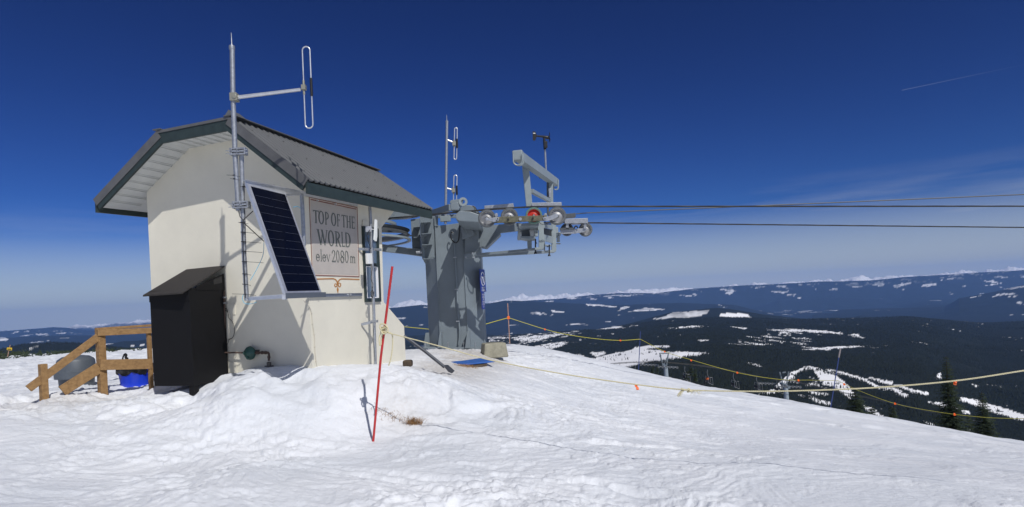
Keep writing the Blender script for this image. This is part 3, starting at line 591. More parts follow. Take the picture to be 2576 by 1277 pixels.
# glyphs in a box: x 0..1, y 0 (top) .. 1 (baseline)
GL={
'T':[stem(.5,0,.5,1,.2),bar(0,1,.035,.07),stem(.04,.0,.04,.16,.07,.02),stem(.96,0,.96,.16,.07,.02),serif(.5,.985,.42)],
'O':ring(.5,.5,.5,.53,.2,.07),
'P':[stem(.22,0,.22,1,.22),serif(.22,.985,.42),serif(.15,.015,.3)]+ring(.38,.29,.55,.29,.2,.06,-90,90,12)+[bar(.22,.4,.03,.06),bar(.22,.4,.56,.05)],
'F':[stem(.25,0,.25,1,.24),serif(.25,.985,.5),bar(.1,.95,.03,.06),bar(.25,.8,.47,.05),stem(.93,0,.93,.17,.07,.03),stem(.8,.4,.8,.55,.05)],
'H':[stem(.2,0,.2,1,.19),stem(.82,0,.82,1,.19),bar(.2,.82,.48,.05)]+[serif(x,y,.34) for x in(.2,.82) for y in(.015,.985)],
'E':[stem(.22,0,.22,1,.23),bar(.05,.95,.03,.06),bar(.22,.82,.48,.05),bar(.05,1,.97,.06),stem(.93,0,.93,.16,.07,.03),stem(.82,.4,.82,.56,.05),stem(.97,1,.97,.83,.08,.03)],
'W':[stem(.08,0,.30,1,.15,.12),stem(.52,.1,.31,1,.05,.05),stem(.46,0,.7,1,.14,.12),stem(.94,0,.70,1,.045,.045),serif(.08,.015,.24),serif(.46,.015,.2),serif(.94,.015,.16)],
'R':[stem(.2,0,.2,1,.2),serif(.2,.985,.4),serif(.13,.015,.3),bar(.2,.36,.03,.06),bar(.2,.4,.52,.05)]+ring(.36,.27,.5,.27,.19,.06,-90,90,12)+[stem(.45,.5,.9,1,.2,.22)],
'L':[stem(.24,0,.24,1,.24),serif(.24,.015,.48),bar(.05,.98,.965,.07),stem(.96,1,.96,.82,.08,.03)],
'D':[stem(.18,0,.18,1,.18),bar(.05,.4,.03,.06),bar(.05,.4,.97,.06)]+ring(.38,.5,.6,.5,.2,.065,-90,90,16),
'e':ring(.5,.70,.5,.31,.16,.05,20,360)+[bar(.12,.95,.66,.045)],
'l':[stem(.5,-.02,.5,1,.42),serif(.5,.985,.9),serif(.35,0,.6)],
'v':[stem(.12,.42,.5,1,.16,.12),stem(.9,.42,.5,1,.07,.07),serif(.12,.42,.3),serif(.9,.42,.24)],
'2':ring(.48,.27,.45,.28,.18,.05,180,380,14)+[stem(.86,.33,.12,.97,.16,.1),bar(.02,.98,.95,.09),stem(.97,1,.97,.82,.08,.03)],
'0':ring(.5,.5,.48,.52,.18,.055),
'8':ring(.5,.25,.42,.27,.15,.05)+ring(.5,.74,.49,.28,.17,.055),
'm':[stem(.12,.42,.12,1,.13),stem(.5,.5,.5,1,.13),stem(.88,.5,.88,1,.13),serif(.12,.985,.26),serif(.5,.985,.24),serif(.88,.985,.24)]+ring(.31,.58,.26,.15,.09,.06,180,360,8)+ring(.69,.58,.26,.15,.09,.06,180,360,8)}
def word(parent,items,q,name):
    f=quad(q); lt=[]
    for ch,x0,x1 in items:
        b=MB()
        for k,pl in enumerate(GL[ch]):
            b.prism([wp(f,x0+(x1-x0)*x,y,.0105+.0002*k) for x,y in pl],hb*.0035)
        b.build('letter',M_letter,parent)
word(sign,[('T',0,.135),('O',.13,.265),('P',.285,.385),('O',.435,.555),('F',.575,.648),('T',.69,.79),('H',.80,.91),('E',.925,1.0)],[(161,296),(586,368),(165,428),(590,492)],'')
word(sign,[('W',0,.31),('O',.32,.50),('R',.53,.70),('L',.72,.82),('D',.83,1.0)],[(203,494),(546,534),(212,652),(552,682)],'')
word(sign,[('e',.0,.095),('l',.115,.15),('e',.165,.255),('v',.265,.36),('2',.405,.50),('0',.515,.60),('8',.625,.72),('0',.735,.83),('m',.87,1.0)],[(190,700),(592,722),(194,820),(596,842)],'')
# window near the far corner
def lp(x,y,off=0): return onlong(*cs(x,y),off)
def wframe(o,i,off,t,name,m,par):
    b=MB()
    for k in range(4): b.prism([lp(*o[k],off),lp(*o[(k+1)%4],off),lp(*i[(k+1)%4],off),lp(*i[k],off)],hb*t)
    return b.build(name,m,par)
win=wframe([(675,462),(833,488),(862,1237),(706,1241)],[(690,492),(818,512),(845,1203),(716,1207)],.035,.05,'window',M_green,hut)
MB().prism([lp(700,838,.03),lp(836,846,.03),lp(838,880,.03),lp(700,870,.03)],hb*.03).build('meeting_rail',M_green,win)
MB().prism([lp(690,492,.012),lp(818,512,.012),lp(836,846,.012),lp(700,838,.012)],hb*.006).build('pane',M_glass,win)
MB().prism([lp(700,870,.012),lp(838,880,.012),lp(845,1203,.012),lp(716,1207,.012)],hb*.006).build('pane',M_glass,win)
b=MB(); 
for o,w_ in (((812,876,838,1200),.02),):
    b.prism([lp(805,878,.022),lp(829,880,.022),lp(843,1197,.022),lp(818,1197,.022)],hb*.01)
b.prism([lp(700,872,.022),lp(829,880,.022),lp(829,888,.022),lp(700,880,.022)],hb*.01); b.prism([lp(702,880,.022),lp(708,880,.022),lp(722,1196,.022),lp(716,1196,.022)],hb*.01); b.prism([lp(716,1190,.0215),lp(843,1190,.0215),lp(843,1199,.0215),lp(716,1201,.0215)],hb*.01)
b.build('sash',M_white,win)
MB().prism([lp(675,400,.02),lp(862,470,.02),lp(838,484,.02),lp(672,460,.02)],hb*.018).build('window_head',M_stucco,hut)
# small plates and corner strip on the gable wall
for (x0,y0,x1,y1) in((62,468,152,584),(62,1094,170,1210)):
    MB().prism([ongable(*cg(x0,y0),.01),ongable(*cg(x1,y0+3),.01),ongable(*cg(x1,y1),.01),ongable(*cg(x0,y1),.01)],ha*.008).build('cover_plate',M_stucco,hut,bevel=.002)
MB().prism([ongable(*cg(60,590),.012),ongable(*cg(80,590),.012),ongable(*cg(80,900),.012),ongable(*cg(60,900),.012)],ha*.01).build('cover_plate',M_stucco,hut)
b=MB(); p=[onlong(*cr3(x,y),.01) for x,y in((512,735),(545,770),(560,810),(565,870),(575,930),(578,1000),(585,1080),(595,1130))]; b.tube(cat_rom(p,6),.006,6); 
for q in p[1:]: b.lathe(q,-hb,[(.012,-.008),(.012,.008)],6)
b.build('wall_cable',mat('cream_cable',(.6,.56,.47),.5),hut)
# ---------------------------------------------------------------- antenna mast in front of the gable
MY=7.9
def MP(x,y,Y=MY): return P(x,y,Y)
mast=thing('antenna_mast',MP(620,757),'galvanised antenna mast of two clamped pipes with long side arm in front of the hut','antenna mast')
MB().tube([MP(584,118),MP(586,240),MP(592,400),MP(600,531)],.0305,16).build('pole',M_galv,mast,smooth=True)
MB().tube([MP(607,375,MY+.03),MP(609,450,MY+.03),MP(614,640,MY+.02),MP(621,757,MY)],.0285,16).build('lower_pole',M_galv,mast,smooth=True)
MB().lathe(MP(583.5,122),(0,0,1),[(.036,-.02),(.038,0),(.036,.03),(.012,.035),(.007,.05),(.005,.17),(.002,.2)],14).build('lightning_rod',M_galv,mast,smooth=True)
for y,x in((383,594),(517,601)):
    c=MP(x,y,MY-.005); b=MB(); b.box(c+Vector((.03,.0,0)),(.10,.05,.012)); b.box(c+Vector((.03,0,.035)),(.10,.045,.01)); b.box(c+Vector((.03,0,-.035)),(.10,.045,.01))
    b.box(c+Vector((-.045,0,0)),(.008,.05,.045)); b.box(c+Vector((.03,0,0)),(.006,.05,.045)); b.box(c+Vector((.125,0,0)),(.008,.05,.045))
    for dz in(-.02,.02):
        b.tube([c+Vector((-.13,-.01,dz)),c+Vector((.15,-.01,dz))],.006,6); b.tube([c+Vector((.06,-.09,dz)),c+Vector((.06,.06,dz))],.006,6)
    b.build('clamp',M_galv,mast,bevel=.003)
b=MB(); b.tube([MP(595,246),MP(757,226)],[.024,.021],14); arm=b.build('side_arm',M_alu,mast,smooth=True)
b=MB(); c=MP(590,246); b.box(c,(.045,.05,.05)); b.tube([c+Vector((-.05,-.02,.0)),c+Vector((.06,-.02,0))],.01,8); b.lathe(c+Vector((.02,-.05,0)),(0,1,0),[(.03,-.01),(.03,.02)],10); b.build('arm_clamp',mat('cast_metal',(.35,.34,.28),.5,metal=.6),mast,bevel=.006)
def dipole(pl,xl,xr,y0,y1,xl2,xr2,Y,par,r=.0085,fy=None):
    # a folded dipole: a long loop, leaning with the mast
    w=(P(xr,y0,Y)-P(xl,y0,Y)).length/2; cT=P((xl+xr)/2,y0,Y)-Vector((0,0,w)); cB=P((xl2+xr2)/2,y1,Y)+Vector((0,0,w)); pts=[]
    for k in range(13): q=PI-PI*k/12; pts.append(cT+Vector((w*math.cos(q),0,w*math.sin(q))))
    for k in range(13): q=-PI*k/12; pts.append(cB+Vector((w*math.cos(q),0,w*math.sin(q))))
    pts.append(pts[0]); lo=MB().tube(pts,r,10,cap=False).build('dipole_loop',M_alu,par,smooth=True)
    m_=(cT+cB)/2; 
    MB().tube([m_+Vector((w,0,.115)),m_+Vector((w,0,-.115))],r*1.9,10).build('balun',M_black,par,smooth=True)
    b=MB(); b.tube([m_+Vector((-w,0,.09)),m_+Vector((-w,0,-.09))],r*1.7,10); b.box(m_+Vector((-w,0,0)),(r*3,r*3.2,r*3.5)); b.build('loop_clamp',mat('cast_metal',(.35,.34,.28),.5,metal=.6),par,smooth=True)
dipole(None,760,779,118,323,768,788,MY,mast,.0088)
# cables and ties on the mast
b=MB(); b.tube(cat_rom([MP(600,530,MY-.02),MP(604,546,MY-.03),MP(611,556,MY-.04),MP(611,600,MY-.035),MP(614,680,MY-.035),MP(617,750,MY-.03)],5),.006,6)
b.tube(cat_rom([MP(636,532,8.0),MP(622,545,MY),MP(612,557,MY-.035),MP(625,572,MY),MP(664,608,8.1)],5),.006,6)
for (x,y,l,r_) in((582,442,-10,16),(583,451,-2,14),(606,470,0,10),(612,585,-3,26),(613,609,-4,38),(614,633,-4,40),(615,659,-4,42),(616,690,-4,10),(617,716,-6,8),(618,741,-32,20),(609,561,-8,10)):
    b.tube([MP(x+l-2,y-1,MY-.03),MP(x+2,y,MY-.035)],.0028,5); b.tube([MP(x+2,y,MY-.035),MP(x+6+r_,y+3,MY-.02)],.0028,5)
    b.lathe(MP(x if y>470 else x+10,y,MY),(0.05,0,1),[(.033,-.004),(.033,.004)],12)
b.build('cable_ties',M_black,mast)
b=MB(); b.tube(cat_rom([MP(664,610,8.1),MP(662,640,8.05),MP(650,670,8.0),MP(630,706,MY)],6),.0035,6); b.tube(cat_rom([MP(612,742,MY-.03),MP(610,752,MY-.04),MP(616,764,MY-.04),MP(632,765,MY),MP(645,761,8)],6),.0035,6); b.build('cyan_wire',M_cyan,mast)
# ---------------------------------------------------------------- solar panel on rails beside the corner
pTL,pTR,pBL,pBR=P(621,462,7.84),P(718,486,8.36),P(718,741,7.64),P(809,738,8.34)
panel=thing('solar_panel',(pBL+pBR)/2,'tilted black solar panel in an aluminium frame beside the painted sign','solar panel')
vx,vy=(pTR-pTL),(pBL-pTL); pn_=vx.cross(vy).normalized(); pn_=pn_ if pn_.y<0 else -pn_
def pp(u,v_,o=0): return pTL.lerp(pTR,u).lerp(pBL.lerp(pBR,u),v_)+pn_*o
def pq(u0,v0,u1,v1,o,t,b): return b.prism([pp(u0,v0,o),pp(u1,v0,o),pp(u1,v1,o),pp(u0,v1,o)],-pn_*t)
b=MB(); pq(0,0,.07,1,.004,.045,b); pq(.965,0,1,1,.004,.045,b); pq(.07,0,.965,.02,.003,.04,b); pq(.07,.975,.965,1,.003,.04,b); b.build('frame',M_alu,panel)
b=MB(); pq(.07,.02,.965,.975,0,.02,b); cell=b.build('cells',M_cell,panel)
b=MB()
for k in range(1,12):
    vv=.02+.955*k/12; pq(.10,vv-.0006,.50,vv+.0006,.0012,.001,b); pq(.53,vv-.0006,.95,vv+.0006,.0012,.001,b)
b.build('busbar',M_cellline,cell)
def angle(b,p,q,w=.05,t=.005):
    b.beam(p,q,t,w); b.beam(p+up*(w/2),q+up*(w/2),w,t)
b=MB(); wr=onlong(900,516,.03); angle(b,P(616,459,7.86),wr,.055); b.build('top_rail',M_alu,panel)
b=MB(); wr2=onlong(911,742,.03); angle(b,onlong(774,745,.03),wr2,.05); b.beam(onlong(776,744,.03),P(760,742,7.95),.03,.03); b.build('bottom_rail',M_galv,panel)
b=MB(); angle(b,P(622,753,7.90),P(716,746,7.62),.045); b.box(P(716,748,7.62),(.022,.03,.03)); b.build('foot_bar',M_alu,panel)
b=MB(); b.prism([P(718,738,7.60),P(815,736,8.34),P(815,748,8.34),P(718,752,7.60)],(.03,-.012,0)); b.build('lip',mat('grey_metal',(.16,.18,.21),.4,metal=.5),panel)
b=MB(); b.tube([onlong(759,488,.06),onlong(765,618,.06)],.028,12); b.build('back_pipe',M_galv,panel,smooth=True)
b=MB(); angle(b,P(718,491,8.3),onlong(760,489,.05),.03); b.build('top_rail',M_alu,panel)
b=MB()
for x,y in((800,505),(845,514),(803,743),(882,742)): MB().lathe(onlong(x,y,.055),-hb,[(.012,-.02),(.012,.01),(.006,.012)],6).build('bolt',M_alu,panel)
b=MB(); b.tube(cat_rom([P(738,522,8.4),P(748,520,8.6),P(756,524,8.75)],5),.004,6); b.build('cyan_wire',M_cyan,panel)
# ---------------------------------------------------------------- wireless link pole on the long wall
lk_=.2
lpole=thing('wireless_pole',onlong(943,935,lk_),'slim galvanised pole with white flat aerial, strapped to the hut beside its window','antenna pole')
lY=[onlong(*cs(740,200),lk_),onlong(*cs(762,700),lk_),onlong(*cs(768,860),lk_),onlong(*cr3(920,1140),lk_)]
MB().tube(lY,.026,12).build('pole',M_galv,lpole,smooth=True)
for (x,y) in((cs(625,697)),(cr3(840,873))):
    p=onlong(x,y,.01); q=p.copy(); px_=x+ (50 if y<760 else 33); e=onlong(px_,y+ (2 if y<760 else -8),lk_); b=MB(); b.beam(p,e,.008,.045); b.box(e,(.05,.045,.02)); b.tube([e+Vector((-.06,-.05,0)),e+Vector((.06,-.05,0))],.006,6)
    b.build('wall_bracket',M_galv,lpole)
b=MB(); c0=[onlong(*cs(x,y),lk_+.10) for x,y in((791,392),(802,398),(803,560),(796,618),(778,600),(784,500))]; b.prism(c0,(.02,.045,0)); b.build('flat_aerial',mat('white_plastic',(.75,.76,.74),.4),lpole,bevel=.008)
b=MB(); e=onlong(*cs(735,495),lk_); b.box(e+Vector((0,-.03,.0)),(.05,.01,.045)); b.tube([e,onlong(*cs(790,497),lk_+.08)],.008,6); b.build('aerial_bracket',M_alu,lpole)
b=MB(); b.prism([onlong(*cs(x,y),lk_+.08) for x,y in((722,742),(768,742),(774,850),(727,850))],hb*.05); b.build('radio_box',mat('white_plastic',(.75,.76,.74),.4),lpole,bevel=.008)
for pts in (((775,492),(740,505),(715,560),(735,640),(752,700)),((730,640),(745,660),(735,735)),((760,850),(768,900),(755,1000),(775,1060),(762,1130),(750,1150),(770,1120),(782,1165),(765,1195),(752,1160))):
    MB().tube(cat_rom([onlong(*cs(x,y),lk_+.035) for x,y in pts],5),.005,6).build('cable',M_black,lpole)
for pts in (((905,700),(900,660),(905,720),(895,700),(912,690)),((912,880),(905,950),(912,1010),(917,1080))):
    MB().tube(cat_rom([onlong(*cr3(x,y),lk_+.035) for x,y in pts],5),.004,6).build('cable',M_black,lpole)
# ---------------------------------------------------------------- black plywood cabinet against the gable wall
def gpos(s,t,z): return hw(s,t,z)
def t_at(x,s):   # t on the plane s whose image x is x (at mid height)
    lo,hi=-1.,4.
    for _ in range(40):
        m_=(lo+hi)/2; p=hw(s,m_,-.3); X=CX+p.x/p.y*F*CR-p.z/p.y*F*SR
        if X>x: lo=m_
        else: hi=m_
    return lo
s0=-.70; tR=t_at(482,s0); tL=t_at(382,s0); s1=-.03
zt=P(482,727,gpos(s0,tR,0).y).z; zb=P(482,972,gpos(s0,tR,0).y).z; ztb=P(565,676,gpos(s1,tR,0).y).z-.05
cab=thing('storage_cabinet',gpos((s0+s1)/2,(tR+tL)/2,zb-.25),'tall black plywood cabinet with a sloping lid against the hut gable','cabinet')
b=MB(); b.add([gpos(s,t,z) for s,t,z in((s0,tL,zb),(s0,tR,zb),(s1,tR,zb),(s1,tL,zb),(s0,tL,zt),(s0,tR,zt),(s1,tR,ztb-.22),(s1,tL,ztb-.22))],[(0,1,5,4),(1,2,6,5),(2,3,7,6),(3,0,4,7),(3,2,1,0),(4,5,6,7)]); b.build('body',M_boxblack,cab,bevel=.004)
b=MB(); b.add([gpos(s,t,z) for s,t,z in((s0-.012,tL+.0,zt-.16),(s0-.012,tR+.0,zt-.16),(s0-.012,tR,zt),(s0-.012,tL,zt),(s0+0.001,tL,zt-.16),(s0+.001,tR,zt-.16),(s0+.001,tR,zt),(s0+.001,tL,zt))],[(0,1,2,3),(0,4,5,1),(1,5,6,2),(2,6,7,3),(3,7,4,0)]); b.build('front_trim',M_boxblack,cab)
b=MB(); b.prism([gpos(s0+.12,tR-.006,zt-.02),gpos(s1,tR-.006,zt-.02),gpos(s1,tR-.006,ztb-.03),gpos(s0+.12,tR-.006,zt+.03)],hb*.02); vent=b.build('side_gable',M_boxblack,cab)
b=MB(); b.prism([gpos(s1-.22,tR-.010,ztb-.20),gpos(s1-.05,tR-.010,ztb-.17),gpos(s1-.05,tR-.010,ztb-.07),gpos(s1-.22,tR-.010,ztb-.13)],hb*.003); b.build('vent',M_black,cab)
lA,lB,lC,lD=P(359,743,gpos(s0-.14,tL+.14,0).y),P(458,736,gpos(s0-.14,tR-.03,0).y),P(565,669,gpos(0,tR-.05,0).y),P(474,675,gpos(0,tL+.16,0).y)
b=MB(); b.prism([lA,lB,lC,lD],(0,0,-.025)); b.build('lid',M_boxroof,cab,bevel=.004)
b=MB()
for s,t in((s0+.06,tR+.06),(s1-.1,tL-.06)): MB().box(gpos(s,t,zb-.2),(.045,.045,.2),(ha,hb,up)).build('leg',M_boxblack,cab)
# ---------------------------------------------------------------- conduit with junction boxes between cabinet and gas line
cond=thing('wall_conduit',ongable(566,950,.04),'thin rusty conduit with loose black wires running down the hut gable','conduit')
b=MB(); b.tube([ongable(*cg(35,335),.05),ongable(*cg(40,560),.05),ongable(*cg(42,900),.05),ongable(*cg(50,1270),.05)],.013,8); b.build('pipe',M_rust,cond,smooth=True)
b=MB(); b.tube(cat_rom([ongable(*cg(x,y),.04) for x,y in((30,525),(60,520),(78,570),(85,620),(125,665),(145,740),(140,800),(120,835),(90,850),(70,905))],5),.004,6); b.tube(cat_rom([ongable(*cg(x,y),.05) for x,y in((60,520),(40,530),(62,545),(78,560))],4),.005,6); b.tube(cat_rom([ongable(*cg(x,y),.05) for x,y in((135,820),(110,845),(60,860),(30,890))],4),.003,6); b.build('wires',M_black,cond)
b=MB()
for y in(400,460,1085): b.box(ongable(*cg(40,y),.04),(.02,.03,.012),(hb,ha,up))
b.build('pipe_strap',M_galv,cond)
# ---------------------------------------------------------------- gas regulator
reg=thing('gas_regulator',ongable(632,893,.07),'green gas regulator on a rusty pipe low on the hut gable','gas regulator')
g=lambda x,y,o=.08: ongable(*cg(x,y),o)
MB().tube([g(45,992),g(262,994)],.012,10).build('pipe',M_rust,reg,smooth=True)
b=MB(); b.tube([g(345,990),g(440,992)],.016,10); b.tube(cat_rom([g(430,992),g(490,990),g(512,1000),g(517,1030),g(515,1080)],4),.017,10)
for x in(375,400,445,480): b.lathe(g(x,993),hb,[(.024,-.018),(.026,0),(.024,.018)],8)
b.lathe(g(516,1040),up,[(.024,-.02),(.024,.02)],8); b.build('pipe',M_rust,reg,smooth=True)
b=MB(); c=g(308,998,.10); b.lathe(c,-ha,[(.05,-.06),(.088,-.035),(.097,-.015),(.097,.0),(.088,.02),(.05,.045),(.028,.06)],20); b.lathe(c,-ha,[(.102,-.014),(.102,-.004)],20)
b.tube([g(262,990),g(345,985)],.028,12); b.tube([g(285,1010,.12),g(290,1060,.15)],[.03,.022],10); b.tube([g(270,985),g(262,1000,.12)],.035,10); body=b.build('regulator_body',M_regul,reg,smooth=True)
b=MB(); b.box(g(395,968,.1),(.035,.006,.01),(hb,ha,up)); b.build('lever',M_black,reg)
b=MB(); b.lathe(g(517,1120),up,[(.045,-.09),(.05,-.07),(.03,-.06),(.03,-.02),(.035,-.015),(.035,.03),(.02,.04)],8); b.box(g(517,1140),(.065,.02,.012),(hb,ha,up)); b.build('valve',mat('dull_brass',(.12,.11,.10),.45,metal=.5),reg)

# ---------------------------------------------------------------- lift terminal
P_flat=P
def P(x,y,Y): return P_flat(x,y,float(np.interp(Y,(12,13.2,13.5,13.9,14.2,15.5,17,30),(11.8,12.8,13.0,14.1,14.65,15.8,17.1,30))))
def poly(c,*p): return [c(*q) for q in p]
col0=P(*c5(650,1015),14.3)
term=thing('lift_terminal',(col0.x,14.9,col0.z),'grey steel chairlift top terminal with bullwheel, sheaves and a broad column','lift terminal')
def pl(name,c,pts,Y,t,m=None,par=None,bev=.006): return MB().plate(poly(c,*pts),Y,t).build(name,m or M_towergrey,par or term,bevel=bev)
def ringpts(y,xs,Ys,c=c5): return [P(*c(x,y),Y) for x,Y in zip(xs,Ys)]
bot=ringpts(1020,(462,541,752,882),(14.55,14.2,14.2,14.6)); topL=[P(*c5(x,y),Y) for x,y,Y in((428,352,14.55),(500,104,14.2),(703,80,14.2),(835,60,14.6))]
bk=lambda p: Vector((p.x,15.85,p.z))
def colmesh(bot,top):
    b=MB(); v=bot+[bk(bot[3]),bk(bot[0])]+top+[bk(top[3]),bk(top[0])]; b.add(v,[tuple(range(6)),tuple(range(11,5,-1))]+[(i,i+6,(i+1)%6+6,(i+1)%6) for i in range(6)]); return b
colm=colmesh(bot,topL).build('column',M_towergrey,term,bevel=.008)
for x0,x1 in((503,543),(706,754)):   # welded seams between the plates of the column
    MB().tube([P(*c5(x0,106),14.19),P(*c5(x1,1010),14.19)],.011,6).build('weld_seam',M_towergrey,colm)
b=MB(); b.prism([P(*c5(415,1026),14.1),P(*c5(900,1030),14.1),P(*c5(880,1010),15.6)+Vector((.3,0,0)),P(*c5(430,1008),15.6)+Vector((-.3,0,0))],(0,0,.04)); b.build('base_plate',M_towergrey,term)
for pts,Y,t in(([(430,908),(458,905),(462,1024),(414,1026)],14.42,.04),([(538,900),(549,900),(553,1018),(520,1020)],14.05,.2),([(744,896),(762,896),(768,1024),(727,1024)],14.05,.2),([(872,955),(890,985),(892,1012),(858,1012)],14.3,.04)):
    pl('base_gusset',c5,pts,Y,t)
for x in(720,806,430,600):
    MB().lathe(P(*c5(x,1020),14.12),(0,0,1),[(.03,0),(.03,.03),(.014,.03),(.014,.14)],6).build('anchor_bolt',M_galv,term)
# conduit up the column
b=MB(); b.tube(cat_rom([P(*c5(x,y),14.16) for x,y in((645,235),(650,300),(660,480),(668,600),(676,760),(688,900),(680,1000))],6),.022,8); b.build('conduit',M_towergrey,term,smooth=True)
b=MB(); b.tube(cat_rom([P(*cz(x,y),14.1) for x,y in((1655,560),(1645,700),(1630,860),(1580,910),(1510,860),(1490,780),(1510,720),(1540,740))],6),.014,7); b.build('black_cable',M_black,term,smooth=True)
for y in(340,580,820): MB().box(P(*c5(652+(y-340)*.045,y),14.14),(.04,.012,.012)).build('pipe_clip',M_galv,term)
# top of the column: corner post, back rail, wedge
pl('corner_angle',cz,[(1190,430),(1205,430),(1208,580),(1265,590),(1265,602),(1195,610)],14.18,.06)
pl('corner_angle',cz,[(1208,425),(1258,425),(1258,592),(1212,580)],14.35,.05)
pl('back_rail',cz,[(1255,400),(1580,395),(1580,462),(1255,466)],15.2,.06)
pl('top_wing',cz,[(1105,430),(1195,430),(1200,1110),(1195,1150),(1110,480)],14.22,.3)
# ribbed upright plates to the left
pl('upright_plate',cz,[(925,380),(1000,395),(1005,1200),(975,1210)],13.95,.04)
pl('upright_plate',cz,[(1000,430),(1105,450),(1200,1180),(1105,1190),(1010,1190)],14.15,.05)
for x0,x1,y,dx in((948,1140,530,0),(960,1150,735,8),(970,1160,935,12),(980,1190,1190,0)):
    pts=[P(*cz(x0,y),13.9),P(*cz(x1,y),13.9),P(*cz(x1,y),14.2),P(*cz(x0+35,y),14.2)]
    MB().prism([P(*cz(x0,y+6),13.85),P(*cz(x1-15,y-2),13.85),P(*cz(x1,y-2),14.2),P(*cz(x0+20,y+4),14.2)],(0,0,-.014)).build('rib',M_towergrey,term)
    MB().prism([P(*cz(x0,y+8),13.86),P(*cz(x0+130,y+6),14.15),P(*cz(x0+45,y+95),14.15)],(.01,.01,0)).build('rib_gusset',M_towergrey,term)
pl('rear_plate',cz,[(768,490),(925,470),(950,1010),(795,1005)],14.5,.3)
for x0,y in((805,620),(818,805)):
    MB().prism([P(*cz(x0,y+3),14.2),P(*cz(x0+130,y-8),14.2),P(*cz(x0+140,y-8),14.5),P(*cz(x0+20,y),14.5)],(0,0,-.015)).build('rib',M_towergrey,term)
    MB().prism([P(*cz(x0,y+5),14.22),P(*cz(x0+125,y),14.4),P(*cz(x0+80,y+85),14.4)],(.01,.01,0)).build('rib_gusset',M_towergrey,term)
# long arms behind the hut that carry the bullwheel
def dbeam(name,a,b_,Y0,Y1,h,w,m=None):
    return MB().beam(P(*a,Y0),P(*b_,Y1),w,h).build(name,m or M_towergrey,term,bevel=.006)
pl('lower_arm',cz,[(-400,880),(260,935),(690,1000),(960,1025),(965,1155),(700,1115),(260,1065),(-400,1020)],14.5,.22)
MB().prism([P(*cz(685,1000),14.2),P(*cz(950,1020),14.2),P(*cz(950,1020),14.5),P(*cz(700,1003),14.5)],(0,0,-.015)).build('rib',M_towergrey,term)
pl('upper_arm',cz,[(-500,230),(540,290),(760,335),(880,385),(870,420),(640,460),(-500,500)],14.4,.3)
pl('upper_arm_plate',cz,[(530,345),(620,345),(645,455),(400,500)],14.3,.06)
MB().lathe(P(*cz(945,1083),13.95),(1,0,0),[(.035,-.1),(.035,.04),(.02,.045)],8).build('bolt_head',M_galv,term)
# bullwheel
BWc=Vector((-4.1,14.7,1.80)); b=MB(); Rw=1.7
b.lathe(BWc,(0,0,1),[(Rw-.1,-.05),(Rw,-.07),(Rw+.03,-.06),(Rw-.03,0),(Rw+.03,.06),(Rw,.07),(Rw-.1,.05)],72,closed=True); bw=b.build('bullwheel',mat('bullwheel_rim',(.09,.10,.11),.5,metal=.4,var=.3,vscale=6),term,smooth=True)
MB().lathe(BWc,(0,0,1),[(.22,-.35),(.26,-.3),(.26,.3),(.2,.4)],20).build('hub',M_towergrey,bw,smooth=True)
for k in range(10):
    a=2*PI*k/10; d=Vector((math.cos(a),math.sin(a),0)); MB().beam(BWc+d*.2+Vector((0,0,.1)),BWc+d*(Rw-.08)+Vector((0,0,-.01)),.09,.05).build('spoke',mat('bullwheel_rim',()),bw)
MB().lathe(BWc+Vector((0,0,.2)),(0,0,1),[(Rw-.35,-.03),(Rw-.28,-.03),(Rw-.28,.03),(Rw-.35,.03)],60,closed=True).build('guide_ring',M_lightgrey,bw,smooth=True)
MB().lathe(BWc+Vector((0.1,0,-.18)),(0,0,1),[(Rw-.12,-.02),(Rw-.05,-.02),(Rw-.05,.02),(Rw-.12,.02)],60,closed=True).build('guide_ring',M_lightgrey,bw,smooth=True)
# head tube, lug and strut above the column
b=MB(); b.prism([P(*cz(x,y),13.45) for x,y in((1575,400),(1650,330),(1840,345),(2000,400),(2010,520),(1990,545),(1640,518),(1580,482))],(0,2.2,0)); b.build('head_tube',M_towergrey,term,bevel=.015)
b=MB(); b.prism([P(*cz(x,y),13.75) for x,y in((1640,350),(1700,225),(1830,232),(1915,250),(2020,385),(1840,350))],(0,.8,0)); b.build('head_tube_top',M_towergrey,term,bevel=.012)
b=MB(); b.prism([P(*cz(x,y),13.4) for x,y in((1480,215),(1500,195),(1610,175),(1640,190),(1645,300),(1630,322),(1510,322),(1488,308))],(0,.5,0)); b.build('lug_block',M_towergrey,term,bevel=.03)
b=MB(); b.prism([P(*cz(x,y),13.42) for x,y in((1470,180),(1490,140),(1720,112),(1690,235),(1640,300),(1640,180),(1480,205))],(0,.06,0)); b.build('lug_plate',M_towergrey,term,bevel=.01)
for Y in(13.38,13.9): MB().lathe(P(*cz(1712,170),Y),(0,1,0),[(.045,0),(.092,0),(.092,.05),(.045,.05)],28,closed=True).build('lifting_eye',M_lightgrey if Y<14 else M_towergrey,term,smooth=True)
dbeam('strut',cz(1150,385),cz(1490,272),14.6,14.0,.15,.1)
pl('tube_gusset',cz,[(1655,545),(1805,525),(1920,755),(1905,780),(1790,830),(1700,850)],14.08,.08)
MB().beam(P(*cz(1700,560),14.07),P(*cz(1800,770),14.07),.03,.012).build('rib',M_lightgrey,term)
MB().prism([P(*cz(x,y),14.0) for x,y in((1815,520),(1900,515),(1990,545),(1960,620),(1840,600))],(0,.1,0)).build('plug_box',mat('dark_grey',(.07,.08,.09),.5),term,bevel=.01)
b=MB()
for k in range(6): b.tube(cat_rom([P(*cz(x+k*9,y),13.9) for x,y in((1900,520),(1945,560+k*5),(1965,620),(1975,640))],5),.005,5)
